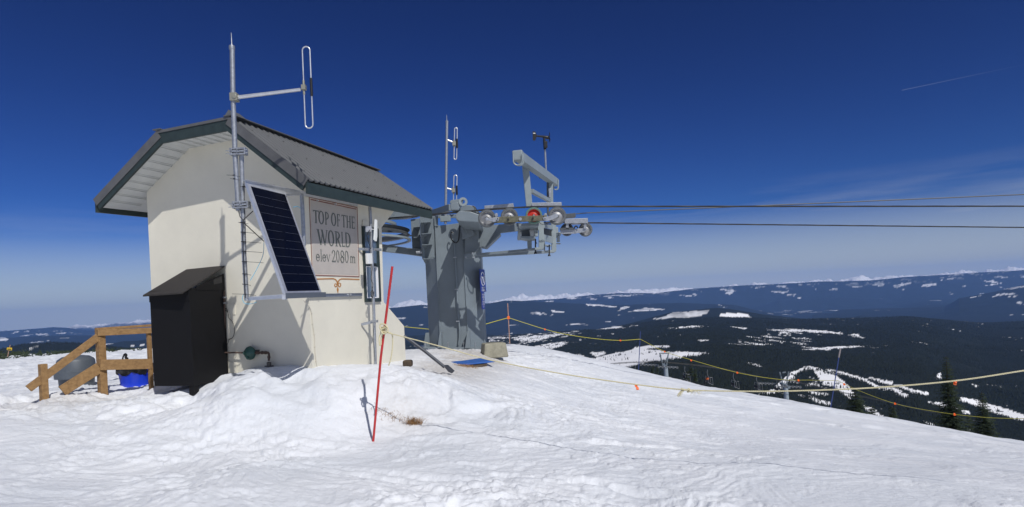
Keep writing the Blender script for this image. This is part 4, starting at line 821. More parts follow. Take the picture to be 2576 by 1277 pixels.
b.tube(cat_rom([P(*cz(x,y),13.7) for x,y in((1885,245),(1930,270),(1960,320),(2010,380))],5),.01,6); b.tube(cat_rom([P(*cz(x,y),13.7) for x,y in((1880,245),(1920,290),(1935,400),(1940,510))],5),.008,6); b.build('wires',M_black,term)
# right-hand arm
pl('right_wing',c4,[(912,892),(940,905),(935,1098),(912,1100)],14.3,.35)
pl('right_wing',c4,[(935,925),(1250,900),(1252,965),(1085,985),(965,1100),(935,1098)],14.32,.06)
pl('right_wing_flange',c4,[(1085,985),(1088,995),(968,1110),(962,1100)],14.0,.4)
pl('right_wing_flange',c4,[(930,1092),(968,1098),(966,1106),(930,1100)],14.0,.4)
pl('column_side_plate',c4,[(790,905),(905,880),(915,1100),(880,1140),(795,1150)],14.14,.05)
pl('arm_bracket',c4,[(792,1160),(888,1145),(890,1165),(893,1188),(795,1192)],14.05,.1)
for x,y in((800,1183),(858,1150),(870,1185)): MB().lathe(P(*c4(x,y),14.02),(0,1,0),[(.02,-.02),(.02,.02)],6).build('bolt_head',M_galv,term)
dbeam('tie_bar',c4(880,1163),c4(1440,1112),14.05,13.9,.06,.06); dbeam('tie_bar',c4(880,1172),c4(1520,1136),14.6,15.6,.075,.06)
pl('tie_bar_pad',c4,[(1285,1112),(1385,1105),(1385,1122),(1310,1126)],13.85,.12)
# the two upright channels and the mechanism between them
pl('channel',c4,[(1398,890),(1440,890),(1442,1098),(1438,1108),(1425,1118),(1368,1120),(1366,1104),(1400,1100)],13.75,.14,M_lightgrey)
pl('channel',c4,[(1500,850),(1540,850),(1544,1128),(1536,1140),(1450,1144),(1450,1130),(1506,1124)],14.6,.14,M_lightgrey)
pl('channel_web',c4,[(1440,1040),(1450,1040),(1452,1135),(1440,1110)],14.2,.2)
MB().prism([P(*c4(1436,995),13.85),P(*c4(1510,1015),14.65),P(*c4(1510,1072),14.65),P(*c4(1436,1048),13.85)],(.03,.02,0)).build('side_panel',M_lightgrey,term,bevel=.004)
MB().prism([P(*c4(1436,905),13.85),P(*c4(1510,925),14.65),P(*c4(1510,955),14.65),P(*c4(1436,942),13.85)],(.03,.02,0)).build('side_panel',M_lightgrey,term,bevel=.004)
MB().prism([P(*c4(1436,942),13.95),P(*c4(1510,958),14.7),P(*c4(1510,1012),14.7),P(*c4(1436,992),13.95)],(.03,.12,0)).build('recess',M_black,term)
pl('junction_box',c4,[(1256,942),(1318,938),(1330,1008),(1260,1012)],13.8,.3,mat('box_blue',(.08,.10,.125),.5,var=.15),bev=.012)
pl('box_hood',c4,[(1225,930),(1330,922),(1335,940),(1235,962)],13.7,.45)
pl('box_tray',c4,[(1250,1010),(1372,1008),(1372,1030),(1300,1034),(1254,1024)],13.7,.5)
pl('box_post',c4,[(1304,1032),(1341,1030),(1342,1104),(1308,1106)],13.85,.12)
pl('cross_arm',c4,[(1232,908),(1400,896),(1400,925),(1235,930)],13.55,3.0)
for x,y,w_,h_ in((1360,950,14,60),(1378,975,16,50),(1392,940,10,40),(1362,1000,30,22),(1385,925,26,8),(1350,925,8,60)):
    pl('linkage',c4,[(x,y-h_/2),(x+w_,y-h_/2),(x+w_,y+h_/2),(x,y+h_/2)],13.72+.03*(x%3),.1,M_lightgrey,bev=.01)
for x,y,w_,h_ in((1545,960,26,50),(1552,1000,26,40),(1560,1030,22,50),(1570,990,14,30),(1560,1070,36,8),(1475,1085,50,12)):
    pl('linkage',c4,[(x-w_/2,y-h_/2),(x+w_/2,y-h_/2),(x+w_/2+3,y+h_/2),(x-w_/2,y+h_/2)],15.6+.02*(x%5),.15,M_lightgrey,bev=.01)
for x,y0,y1,Y in((1372,1035,1150,13.8),(1485,1080,1170,14.6)):
    MB().tube([P(*c4(x,y0),Y),P(*c4(x,y1),Y)],.016,8).build('hanging_rod',M_black,term)
    MB().lathe(P(*c4(x,y1-3),Y),(0,0,1),[(.04,-.02),(.02,.03)],8).build('rod_foot',M_black,term)
b=MB()
for pts in(((1400,895),(1430,915),(1470,910),(1490,895)),((1450,905),(1500,905),(1560,880),(1590,870)),((1370,1030),(1378,1060),(1385,1075)),((1440,860),(1450,890),(1470,915),(1500,912)),((1465,1085),(1470,1100),(1480,1090))):
    b.tube(cat_rom([P(*c4(x,y),13.65) for x,y in pts],5),.006,5)
b.build('wires',M_black,term)
# upper frame that lifts the rope
n0,n1=P(*c4(1222,347),13.2),P(*c4(1538,572),17.0)
MB().beam(n0,n1,.17,.20).build('frame_beam',M_lightgrey,term,bevel=.01)
MB().beam(n0-Vector((0,.02,0)),n0+(n1-n0)*.03,.21,.21).build('beam_end_box',M_lightgrey,term,bevel=.02)
pl('frame_post',c4,[(1262,425),(1316,408),(1348,765),(1297,768)],13.85,.14,M_lightgrey)
pl('frame_post',c4,[(1478,560),(1516,560),(1518,745),(1490,745)],16.1,.16,M_lightgrey)
pl('post_channel',c4,[(1466,560),(1478,560),(1484,830),(1468,830)],16.0,.2,mat('dark_grey',()))
MB().beam(P(*c4(1340,640),13.95),P(*c4(1490,722),16.1),.09,.09).build('frame_brace',M_lightgrey,term,bevel=.005)
pl('post_plate',c4,[(1480,620),(1500,620),(1500,690),(1482,690)],15.9,.05,M_galv)
for (x0,x1,ytop,ybot,Y) in((1190,1262,335,428,13.12),(1200,1274,335,432,13.35),(1518,1556,545,628,16.7),(1522,1561,548,630,17.05)):
    pts=[P(*c4(x0,ytop),Y)]+[P(*c4((x0+x1)/2+(x1-x0)/2*math.cos(a),ybot-(x1-x0)/2+(x1-x0)/2*math.sin(a)),Y) for a in[PI-PI*k/10 for k in range(11)]]+[P(*c4(x1,ytop),Y)]
    MB().tube(pts,.013,8).build('rope_loop',M_lightgrey,term,smooth=True)
for x,y in((1358,400),(1433,455)): pl('lug',c4,[(x,y-6),(x+6,y-2),(x+8,y+14),(x-14,y+6)],14.6+(x-1358)*.012,.04,M_lightgrey)
MB().tube([P(*c4(1405,528),15.5),P(*c4(1450,525),15.6)],.03,8).build('sensor',M_black,term); MB().box(P(*c4(1360,470),14.9),(.05,.03,.03)).build('sensor',M_black,term)
# sheave trains
def sheave(par,x,y,rpx,Y,rim=M_tyre,disc=M_sheave,arm=None):
    r=rpx/2.322/1.4037/F*Y; c=P(*c4(x,y),Y)
    s_=MB().lathe(c,(0,1,0),[(r*.74,-.03),(r*.80,-.045),(r*.96,-.045),(r,-.035),(r*.95,0),(r,.035),(r*.96,.045),(r*.74,.03)],36,closed=True).build('sheave',rim,par,smooth=True)
    MB().lathe(c,(0,1,0),[(r*.76,-.04),(r*.82,-.052),(r*.82,-.03),(r*.76,-.03)],36,closed=True).build('flange_ring',M_galv,s_,smooth=True)
    MB().lathe(c,(0,1,0),[(r*.745,-.02),(r*.745,.02),(r*.02,.03),(r*.02,.0),(r*.16,-.05),(r*.2,-.04),(r*.24,-.01),(r*.64,.008),(r*.68,-.008)],36,closed=True).build('disc',disc,s_,smooth=True)
    MB().lathe(c+Vector((0,-.045,0)),(0,1,0),[(r*.12,-.02),(r*.14,.0),(r*.14,.02)],10).build('axle',M_galv,s_)
    return s_
fr=MB().plate(poly(c4,(1035,858),(1040,852),(1465,838),(1468,882),(1040,902)),13.36,.05).build('front_sheave_train',M_olive,term,bevel=.004); tag(fr,'worn olive rocker beam carrying four sheaves')
for x,y,r_,a,b_ in((975,865,70,None,None),(1158,850,68,None,None),(1358,843,66,M_sgreen,M_sred),(1550,845,71,None,None)):
    sheave(fr,x,y,r_,13.5,a or M_tyre,b_ or M_sheave)
for pts in(((958,862),(975,858),(985,866),(1035,855),(1075,858),(1070,885),(1030,895),(985,880),(965,885)),((1430,855),(1490,845),(1540,825),(1562,830),(1560,850),(1510,875),(1470,885),(1440,880))):
    MB().plate(poly(c4,*pts),13.33,.025).build('rocker_arm',M_galv,fr,bevel=.003)
for x,y,r_ in((1248,870,.035),(1148,872,.022),(1350,864,.022),(1062,868,.012),(1055,882,.012),(1440,850,.012),(1450,868,.012)): MB().lathe(P(*c4(x,y),13.34),(0,1,0),[(r_,-.015),(r_,.02)],10).build('pivot',M_galv if r_>.03 else M_black,fr)
for x in(1050,1455): MB().plate(poly(c4,(x-15,835),(x-5,822),(x+8,822),(x+15,840),(x+5,852),(x-10,850)),13.4,.05).build('rope_catcher',M_galv,fr,bevel=.004)
for pts in(((953,760),(1190,741),(1195,768),(1190,776),(953,784)),((1340,736),(1585,731),(1588,757),(1340,764))):
    MB().plate(poly(c4,*pts),13.75,.28).build('guard_channel',M_galv,term,bevel=.004)
for x in(1000,1150,1380,1540): MB().plate(poly(c4,(x,770),(x+14,770),(x+14,850),(x,850)),13.8,.03).build('guard_hanger',M_galv,term)
rr_=MB().plate(poly(c4,(1575,958),(1700,952),(1705,988),(1580,992)),16.22,.05).build('rear_sheave_train',M_galv,term,bevel=.004)
sheave(rr_,1630,957,53,16.35); sheave(rr_,1782,957,57,16.35)
MB().plate(poly(c4,(1690,952),(1760,945),(1790,935),(1800,960),(1760,978),(1700,988)),16.2,.025).build('rocker_arm',M_galv,rr_,bevel=.003)
MB().plate(poly(c4,(1573,942),(1690,940),(1695,950),(1573,958)),16.15,.08).build('cover_strip',mat('dark_grey',()),rr_)
MB().plate(poly(c4,(1612,868),(1802,862),(1803,902),(1612,906)),16.1,.3).build('guard_channel',M_galv,term,bevel=.004)
for x in(1622,1768): MB().plate(poly(c4,(x,900),(x+22,900),(x+22,948),(x,948)),16.15,.03).build('guard_hanger',M_galv,term)
MB().tube(cat_rom([P(*c4(x,y),16.15) for x,y in((1690,945),(1696,932),(1706,928),(1714,934),(1718,946))],4),.018,7).build('rope_catcher',M_black,rr_)
pl('tensioner',c4,[(1620,826),(1672,822),(1700,818),(1704,848),(1690,854),(1625,858)],15.0,.2,mat('dark_grey',()))
# ---------------------------------------------------------------- ropes
def sag(a,b_,n=24,s=.0): return [a.lerp(b_,k/n)-Vector((0,0,s*4*(k/n)*(1-k/n))) for k in range(n+1)]
S=lambda x,y,Y:P(*c4(x,y),Y)
b=MB(); r0=BWc+Vector((0,-1.7,.02)); path=sag(r0,S(975,792,13.48),10)+sag(S(1158,778,13.48),S(1358,769,13.48),4)+[S(1450,768,13.48)]+sag(S(1550,767,13.48),P(2576,519.5,14.9),16)
e=P(2576,519.5,14.9); d=(e-S(1550,767,13.48)).normalized(); path.append(e+d*26)
tag(twisted(b,path,.0185,.17,5,5,.028).build('haul_rope',M_steelrope),'dark twisted steel rope running over the four front sheaves','cable','steel ropes of the lift terminal')
p0,p1=S(1630,903,16.33),P(2576,573,18.4); d=(p1-p0).normalized(); b=MB()
tag(twisted(b,[BWc+Vector((0,1.7,.02)),S(1500,895,16.34)]+sag(S(1782,900,16.33),p1,10)+[p1+d*26],.0185,.17,5,5,.028).build('haul_rope',M_steelrope),'dark twisted steel rope leaving the two small rear sheaves, lowest of the three','cable','steel ropes of the lift terminal')
b=MB(); p0,p1=S(1704,828,15.1),P(2576,490,14.2); d=(p1-p0).normalized(); pth=[p0,S(1740,824,15.1)]+[S(1790,820,15.05),P(1800,523,14.9)]+[P(1800,523,14.9).lerp(p1,k/6) for k in range(1,7)]+[p1+d*26]
tag(b.tube(pth,.013,8).build('signal_cable',mat('signal_cable',(.06,.065,.075),.5,metal=.3)),'thin grey signal cable rising to the right above the steel ropes','cable')
# ---------------------------------------------------------------- instruments on the terminal
wv=thing('wind_vane',P(*c4(1465,560),15.6),'black propeller wind vane on a thin pole above the terminal frame','wind vane')
V_=lambda x,y,Y=15.6:P(*c4(x,y),Y)
MB().tube([V_(1461,540),V_(1455,400),V_(1450,290)],.024,8).build('pole',M_galv,wv,smooth=True)
MB().tube([V_(1450,300),V_(1445,240),V_(1443,205)],[.035,.035,.03],8).build('vane_post',M_black,wv,smooth=True)
MB().box(V_(1455,260,15.55),(.045,.06,.08)).build('junction',M_black,wv,bevel=.01)
MB().tube([V_(1382,188),V_(1440,195),V_(1475,202),V_(1487,200)],[.02,.03,.045,.03],10).build('body',M_black,wv,smooth=True)
MB().plate(poly(c4,(1348,150),(1372,152),(1385,186),(1370,226),(1350,224)),15.59,.02).build('tail_fin',M_black,wv)
MB().plate(poly(c4,(1353,163),(1371,164),(1371,170),(1353,169)),15.58,.006).build('tail_label',M_white,wv)
for k in range(4):
    a=PI/4+k*PI/2; c=V_(1484,201); d=Vector((.1,math.cos(a),math.sin(a))).normalized(); MB().beam(c,c+d*.14,.05,.008,up=(1,.3,0)).build('blade',M_black,wv)
am=thing('antenna_mast',P(*c4(633,905),15.0),'tall thin antenna mast with two short folded dipoles behind the lift column','antenna mast')
A_=lambda x,y,Y=15.0:P(*c4(x,y),Y)
MB().tube([A_(634,910),A_(640,500),A_(646,75)],.033,10).build('pole',M_galv,am,smooth=True)
MB().lathe(A_(646,72),(0,0,1),[(.036,-.02),(.038,.02),(.01,.03),(.005,.15),(.002,.18)],10).build('lightning_rod',M_galv,am,smooth=True)
for (x0,y0,x1,y1,a) in((652,222,705,243,(708,730,122,380,702,728)),(648,618,698,633,(702,728,510,760,699,724))):
    MB().tube([A_(x0,y0),A_(x1,y1)],.02,8).build('side_arm',M_alu,am,smooth=True)
    xl,_y=c4(a[0],0);xr,_=c4(a[1],0);_,y0_=c4(0,a[2]);_,y1_=c4(0,a[3]);xl2,_=c4(a[4],0);xr2,_=c4(a[5],0)
    dipole(None,xl,xr,y0_,y1_,xl2,xr2,15.0,am,.014)
MB().box(A_(634,868),(.13,.05,.07)).build('clamp',M_lightgrey,am,bevel=.01)
# blue sign on the column edge
sg=thing('trail_sign',P(*cbs(180,1160),14.6),'narrow blue sign with white ringed ski symbol on the lift column edge','sign')
def SP(u,v_,main,o=0): # oblique plates
    if main: q=[P(*cbs(92,214),14.2),P(*cbs(208,222),14.62),P(*cbs(120,760),14.2),P(*cbs(252,745),14.66)]
    else: q=[P(*cbs(140,755),14.2),P(*cbs(206,760),14.5),P(*cbs(150,1160),14.2),P(*cbs(220,1160),14.5)]
    p=q[0].lerp(q[1],u).lerp(q[2].lerp(q[3],u),v_); n_=(q[1]-q[0]).cross(q[2]-q[0]).normalized(); n_=n_ if n_.y<0 else -n_
    return p+n_*o
for m_,nm in((1,'upper_plate'),(0,'lower_plate')):
    p_=MB().prism([SP(0,0,m_),SP(1,0,m_),SP(1,1,m_),SP(0,1,m_)],(SP(0,0,m_,-.01)-SP(0,0,m_))).build(nm,M_signblue,sg,bevel=.002)
    if m_:
        b=MB()
        for k in range(32):
            a,a2=2*PI*k/32,2*PI*(k+1)/32
            b.prism([SP(.5+.38*math.cos(a),.42+.31*math.sin(a),1,.002),SP(.5+.38*math.cos(a2),.42+.31*math.sin(a2),1,.002),SP(.5+.32*math.cos(a2),.42+.27*math.sin(a2),1,.002),SP(.5+.32*math.cos(a),.42+.27*math.sin(a),1,.002)],SP(0,0,1,.002)-SP(0,0,1))
        b.build('ring',M_white,p_)
        for pts in(((.28,.33),(.36,.30),(.43,.36),(.46,.60),(.40,.60),(.37,.42),(.28,.36)),((.50,.33),(.58,.30),(.66,.38),(.68,.60),(.60,.60),(.58,.42),(.50,.38))):
            MB().prism([SP(x,y,1,.002) for x,y in pts],SP(0,0,1,.002)-SP(0,0,1)).build('ski_symbol',M_white,p_)
def letters(txt,par,fn,u0,u1,v0,v1):
    cu_=bpy.data.curves.new('t','FONT'); cu_.body=txt; cu_.resolution_u=3; ob=bpy.data.objects.new('t',cu_); sc.collection.objects.link(ob); bpy.context.view_layer.update()
    me=bpy.data.meshes.new_from_object(ob.evaluated_get(bpy.context.evaluated_depsgraph_get())); bpy.data.objects.remove(ob)
    xs=[v.co.x for v in me.vertices]; ys=[v.co.y for v in me.vertices]; x0,x1,y0,y1=min(xs),max(xs),min(ys),max(ys)
    b=MB(); b.add([fn(u0+(u1-u0)*(v.co.x-x0)/(x1-x0),v1-(v1-v0)*(v.co.y-y0)/(y1-y0)) for v in me.vertices],[tuple(p.vertices) for p in me.polygons]); bpy.data.meshes.remove(me)
    return b.build('lettering',M_white,par)
up_=[o for o in sg.children]
for txt,a,b_ in(('UNLOAD',.77,.85),('HERE',.88,.965)): letters(txt,up_[0],lambda u,v_:SP(u,v_,1,.004),.18,.80,a,b_)
for txt,a,b_ in(('SINGLE',.09,.19),('LOADING',.23,.33),('OF',.37,.47),('PARTIES',.52,.62),('AT THE',.66,.76),('TOP',.80,.91)): letters(txt,up_[1],lambda u,v_:SP(u,v_,0,.004),.12 if len(txt)>3 else .3,.88 if len(txt)>3 else .7,a,b_)

P=P_flat

# ---------------------------------------------------------------- wooden railing left of the hut
rl=thing('wooden_railing',P(255,985,9.7),'brown timber stair railing half buried in snow beside the black cabinet','railing')
def post(x0,x1,yt,yb,Y,xt0=None):
    pT=P((x0+x1)/2,yt,Y); pB=P((x0+x1)/2,yb+14,Y); w=(P(x1,yt,Y)-P(x0,yt,Y)).length; h=w/3.0
    ax=(Vector((math.cos(R(-28)),math.sin(R(-28)),0)),Vector((-math.sin(R(-28)),math.cos(R(-28)),0)),Vector((0,0,1)))
    return MB().box((pT+pB)/2,(h,h,(pT-pB).length/2+.05),ax).build('post',M_wood,rl,bevel=.004)
post(243,268,833,985,9.7); post(98.5,121.5,925,1004,9.1); post(371,384,838,960,10.1)
def rail(a,b_,Ya,Yb,h,w): return MB().beam(P(*a,Ya),P(*b_,Yb),w,h).build('rail',M_wood,rl,bevel=.004)
rail(cl4(1085,362),cl4(1730,318),9.68,10.15,.04,.14); rail(cl4(1100,405),cl4(1720,375),9.63,10.1,.095,.04)
rail(cl4(1130,765),cl4(1715,752),9.63,10.1,.165,.04)
rail(cl4(320,1035),cl4(1110,445),8.95,9.66,.11,.04); rail(cl4(700,1060),cl4(1120,795),9.25,9.64,.165,.04)
# bins
def bincyl(name,lab,cat_,px,Y): return thing(name,P(*px,Y),lab,cat_)
gb=bincyl('litter_bin','round grey plastic litter bin with a tall domed lid behind the railing','bin',(194,985),10.9)
c=P(193,955,10.9); 
MB().lathe(Vector((c.x,c.y,0)),(0,0,1),[(.25,P(193,1000,10.9).z),(.27,P(193,950,10.9).z),(.285,P(193,940,10.9).z)],32).build('body',M_bin,gb,smooth=True)
z1=P(193,946,10.9).z; z2=P(193,936,10.9).z; z3=P(193,908,10.9).z; z4=P(193,897,10.9).z
lid=MB().lathe(Vector((c.x,c.y,0)),(0,0,1),[(.29,z1-.03),(.325,z1-.03),(.33,z2+.02),(.30,z2+.04),(.285,z3),(.27,z3+.03),(.2,z4),(.1,z4+.015),(.01,z4+.02)],36).build('lid',M_bin,gb,smooth=True)
bb=bincyl('bucket_bin','bright blue bucket bin lined with a black bag between railing and cabinet','bin',(342,975),10.6)
c=P(342,950,10.6); zt_=P(342,930,10.6).z
MB().lathe(Vector((c.x,c.y,0)),(0,0,1),[(.19,zt_-.75),(.235,zt_-.2),(.262,zt_-.02),(.27,zt_),(.262,zt_+.01)],32).build('bucket',M_blue,bb,smooth=True)
b=MB(); n=40; prof_=[(.262,-.06),(.276,-.04),(.285,.0),(.285,.05),(.26,.08),(.2,.05),(.05,.0)]
b.lathe(Vector((c.x,c.y,zt_)),(0,0,1),prof_,n)
for i in range(len(b.v)):
    k=i%n; j=i//n; 
    if j<6: 
        p=b.v[i]; w_=.012*math.sin(k*1.9+j)+.01*math.sin(k*3.3); r_=Vector((p.x-c.x,p.y-c.y,0)).normalized(); b.v[i]=p+r_*w_+Vector((0,0,(.03 if j==0 else .012)*math.sin(k*.9+j*.6)))
b.build('bag_liner',M_bag,bb,smooth=True)
b=MB(); b.tube(cat_rom([P(*cl4(x,y),10.5) for x,y in((1382,705),(1388,675),(1400,655),(1412,648))],4),.012,6)
b.tube(cat_rom([P(*cl4(x,y),10.5) for x,y in((1400,655),(1412,645),(1424,655),(1418,675),(1422,690),(1436,692),(1430,703))],4),.02,7); b.build('bag_knot',M_bag,bb,smooth=True)
# yellow sign on a bamboo pole far left
ys=thing('marker_sign',P(27,893,45),'small yellow warning sign on a leaning bamboo pole at far left','sign')
MB().tube([P(*cl4(82,685),45),P(*cl4(115,540),45)],.025,7).build('pole',M_pole_or,ys)
pn2=MB().plate([cl4(77,570),cl4(134,572),cl4(132,602),cl4(75,598)],44.9,.03).build('plate',M_yel,ys,bevel=.02)
q0,q1,q2=P(*cl4(84,582),44.88),P(*cl4(127,584),44.88),P(*cl4(84,590),44.88)
MB().prism([q0,q1,q1+(q2-q0),q2],(0,-.01,0)).build('lettering',mat('dark_letter',(.06,.04,.01),.6),pn2)
rb=random.Random(4)
b=MB()
for k in range(150):
    x=rb.choice((rb.uniform(-40,70),rb.uniform(120,300),rb.uniform(-40,380))); Y=rb.uniform(40,54); u_=uv(x,885)[0]; X=u_/F*Y; z0=gz(X,Y); hh=rb.uniform(.12,.4)
    for m_ in range(5): b.tube([(X+rb.uniform(-.3,.3),Y,z0-.05),(X+rb.uniform(-.45,.45),Y+rb.uniform(-.1,.1),z0+hh*rb.uniform(.5,1))],[.05,.015],4)
tag(b.build('shrubs',M_needle),'low dark shrub tips poking through the snow at the far edge of the left field','shrubs',kind='stuff')
# ---------------------------------------------------------------- red pole with knotted rope
RY=7.2; rp=thing('marker_pole',P(939,1112,RY),'red plastic pole leaning in the snow with pale rope knotted round it','pole')
MB().tube([P(938,1122,RY),P(958,900,RY),P(987,671,RY)],[.0135,.014,.0145],14).build('pole',M_red,rp,smooth=True)
def rp_(x,y,o=0): return P(*cr3(x,y),RY-.02+o)
b=MB()
for k in range(5):
    cy_=884+k*9; c=P(*cr3(968-k*1.2,cy_),RY); t_=Vector((.05+.1*(k%2),0,1)); x_=Vector((1,0,.35-.18*k)).normalized(); y_=Vector((0,1,.1))
    twisted(b,[c+(x_*math.cos(a)+y_*math.sin(a))*.03 for a in[2*PI*i/16 for i in range(17)]],.0085,.05,3,5)
twisted(b,cat_rom([rp_(968,905),rp_(945,895,-.02),rp_(950,870,-.02),rp_(975,875,-.02),rp_(990,905,-.02),rp_(965,925,-.03),rp_(950,905,-.02),rp_(975,890,-.03)],6),.0085,.05,3,5)
knot=b.build('knot',M_rope,rp)
tail=MB(); twisted(tail,cat_rom([rp_(960,915),rp_(945,930),rp_(940,960),rp_(943,990),rp_(950,985),rp_(952,950),rp_(962,920)],6),.0075,.05,3,5)
twisted(tail,cat_rom([rp_(985,915),rp_(1010,925),rp_(1016,960),rp_(1013,1020),rp_(1003,1075),rp_(993,1105)],6),.0075,.05,3,5); tail.build('rope_tail',M_rope,rp)
# pale rope from the pole to the right, coming nearer
pts=[]
for x,y in((968,836),(1100,870),(1240,908),(1420,942),(1600,968),(1720,981),(1850,985),(2000,984),(2200,976),(2400,959),(2576,933),(2760,905)):
    k=(x-968)/(2576-968); Y=1/((1-k)/RY+k/4.9); pts.append(P(x,y,Y))
b=MB(); twisted(b,cat_rom(pts,10),.0068,.05,3,6,.008); prp=tag(b.build('barrier_rope',M_rope),'thick pale twisted rope sagging from the red pole across the foreground','rope')
kp=P(1725,984,1/((1-.47)/RY+.47/4.9)); 
def KP(x,y,o=0): 
    p=P(*cb1(x,y),kp.y-.01+o); return p
b=MB()
twisted(b,cat_rom([KP(1500,1008),KP(1540,1018,-.02),KP(1560,1008,-.02),KP(1548,1030,.02),KP(1570,1026,-.02),KP(1600,1020)],6),.009,.05,3,6)
for k in range(16):
    e=Vector((rb.uniform(-.012,.012),rb.uniform(-.012,.012),rb.uniform(-.012,.012))); b.tube(cat_rom([KP(1550,1015)+e*.3,KP(1520,1020)+e*.5,KP(1500,1035)+e,KP(1482,1062)+e*1.3],4),.0018,4)
for k in range(26):
    x=1560+rb.uniform(0,60); b.tube(cat_rom([KP(x,1018),KP(x+rb.uniform(5,20),1022+rb.uniform(-6,6)),KP(x+rb.uniform(10,40),1030+rb.uniform(-8,30))],3),.0012,4)
kn=b.build('rope_knot',M_rope); tag(kn,'frayed knot with loose ends joining the thick pale rope','knot')
def ribbon(px,Y,label,w=.02,grp=None,nm='ribbon'):
    b=MB(); p=[P(x,y,Y) for x,y in px]
    vs=[];fs=[]
    for i,q in enumerate(p):
        vs+=[q+Vector((-w/2,0,0)),q+Vector((w/2,.01*math.sin(i),0))]
    fs=[(2*i,2*i+1,2*i+3,2*i+2) for i in range(len(p)-1)]
    b.add(vs,fs); o=b.build(nm,M_orange); s_=o.modifiers.new('s','SOLIDIFY'); s_.thickness=.0015; return tag(o,label,'ribbon',grp)
c=cb1; Yr=1/((1-.39)/RY+.39/4.9)
ribbon([c(1168,984),c(1160,980),c(1163,990),c(1172,1000),c(1174,1017)],Yr-.015,'curled orange ribbon hanging left of the frayed knot',.026)
Yr=1/((1-.885)/RY+.885/4.9)
q=cb2; b=MB(); b.prism([P(*q(1372,812),Yr-.012),P(*q(1396,808),Yr-.012),P(*q(1390,830),Yr-.03),P(*q(1388,843),Yr-.01),P(*q(1370,838),Yr-.012)],(0,.002,0)); tag(b.build('ribbon',M_orange),'square orange ribbon on the pale rope in front of the big fir','ribbon')
# dry grass showing through the snow
def grass(cx_,cy_,Y,n,sp,hh,seed,label):
    r_=random.Random(seed); b=MB(); p0=P(cx_,cy_,Y)
    for k in range(n):
        x=p0.x+r_.gauss(0,sp); y=p0.y+r_.gauss(0,sp*.5); z=gz(x,y)-.01; l=hh*r_.uniform(.4,1.2); dx,dy=r_.gauss(0,.6)*l,r_.gauss(0,.5)*l
        b.tube([(x,y,z),(x+dx*.4,y+dy*.4,z+l*.7),(x+dx,y+dy,z+l)],[.0022,.0016,.0005],3)
    o=b.build('dry_grass',M_grass); tag(o,label,'grass',kind='stuff'); return o
grass(1040,1050,7.7,190,.05,.09,1,'dense tuft of orange brown dry grass poking out of the snow')
grass(985,1045,7.8,110,.11,.045,2,'thin dry grass left of the dense tuft by the red pole')
# board, blue mat and bar in the snow by the column
tb=MB(); tb.prism([P(*c5(x,y),Y) for x,y,Y in((565,1133,12.1),(780,1165,11.6),(895,1140,12.0),(640,1118,12.6))],(0,0,-.05)); tag(tb.build('wooden_board',M_dirt,bevel=.005),'dark weathered board lying in melted snow under the blue mat','board')
tb=MB(); tb.prism([P(*c5(x,y),Y) for x,y,Y in((600,1136,12.05),(735,1152,11.75),(955,1128,12.1),(870,1104,12.7),(700,1128,12.25))],(0,0,.03)); tag(tb.build('ramp_mat',M_bluemat,bevel=.008),'flat blue mat with pale edge lying on the snow near the lift column','mat')
grass(*c5(735,1165),11.55,240,.10,.05,3,'brown dead grass along the front of the blue mat')
tb=MB(); tb.tube([P(*c5(270,930),9.9),P(*c5(420,1040),9.9),P(*c5(575,1165),9.9)],.026,10); br=tb.build('steel_bar',M_darkpipe,smooth=True); tag(br,'dark steel bar leaning from the hut corner down into the snow','bar')
tb=MB(); tb.prism([P(*c5(560,1150),9.88),P(*c5(590,1150),9.88),P(*c5(640,1195),9.9),P(*c5(625,1212),9.9),P(*c5(600,1200),9.9)],(.02,.05,0)); o=tb.build('bar_foot',M_darkpipe,br,bevel=.005)
cb=P(*c5(945,1036),13.7); ax=(Vector((math.cos(.25),math.sin(.25),0)),Vector((-math.sin(.25),math.cos(.25),0)),up); 
b=MB(); hw_,hd_,hh_=.25,.2,.16; vs=[]
for k,sx in((-1,1.12),(1,.95)):
    for i,j in((-1,-1),(1,-1),(1,1),(-1,1)): vs.append(cb+ax[0]*(hw_*i*sx)+ax[1]*(hd_*j*sx)+up*(hh_*k))
b.add(vs,[(3,2,1,0),(4,5,6,7),(0,1,5,4),(1,2,6,5),(2,3,7,6),(3,0,4,7)]); tag(b.build('concrete_block',M_concrete,bevel=.025),'weathered square concrete block beside the foot of the lift column','block')
b=MB(); b.box(P(*c5(298,1136),10.1),(.07,.07,.055),(ha,hb,up)); tag(b.build('rock',M_dirt,bevel=.03),'brown rock at the far base corner of the hut','rock')
# ---------------------------------------------------------------- rope fence
posts=[]
def fpost(bot,top,Y,m,lab,grp='poles of the rope fence'):
    t_=thing('fence_pole',P(*bot,Y),lab,'pole',grp); MB().tube([P(bot[0],bot[1]+12,Y),P(*bot,Y),P(*top,Y)],.017,8).build('pole',m,t_,smooth=True); return t_
f1=fpost((1283,878),(1277,764),24,M_pole_or,'pale orange bamboo fence pole just right of the lift column')
MB().box(P(1279,800,24),(.05,.05,.06)).build('tape_wrap',M_orange,f1,bevel=.01)
f2=fpost((1606,938),(1611,834),27,M_pole_blue,'blue fence pole left of the distant lift tower'); MB().tube([P(1611,834,27),P(1606,856,27)],.012,6).build('loose_tie',M_darkpipe,f2)
f3=fpost((2089,1029),(2113,882),20.5,M_pole_blue,'blue fence pole leaning right, beyond the ski runs'); MB().tube([P(2110,900,20.4),P(2114,878,20.4)],.026,8).build('top_sleeve',mat('sleeve',(.25,.22,.22),.6),f3)
def frope(px,lab,r_=.012,m=M_yrope):
    b=MB(); b.tube(cat_rom([P(*q) for q in px],8),r_,6); return tag(b.build('fence_rope',m),lab,'rope','yellow ropes of the fence')
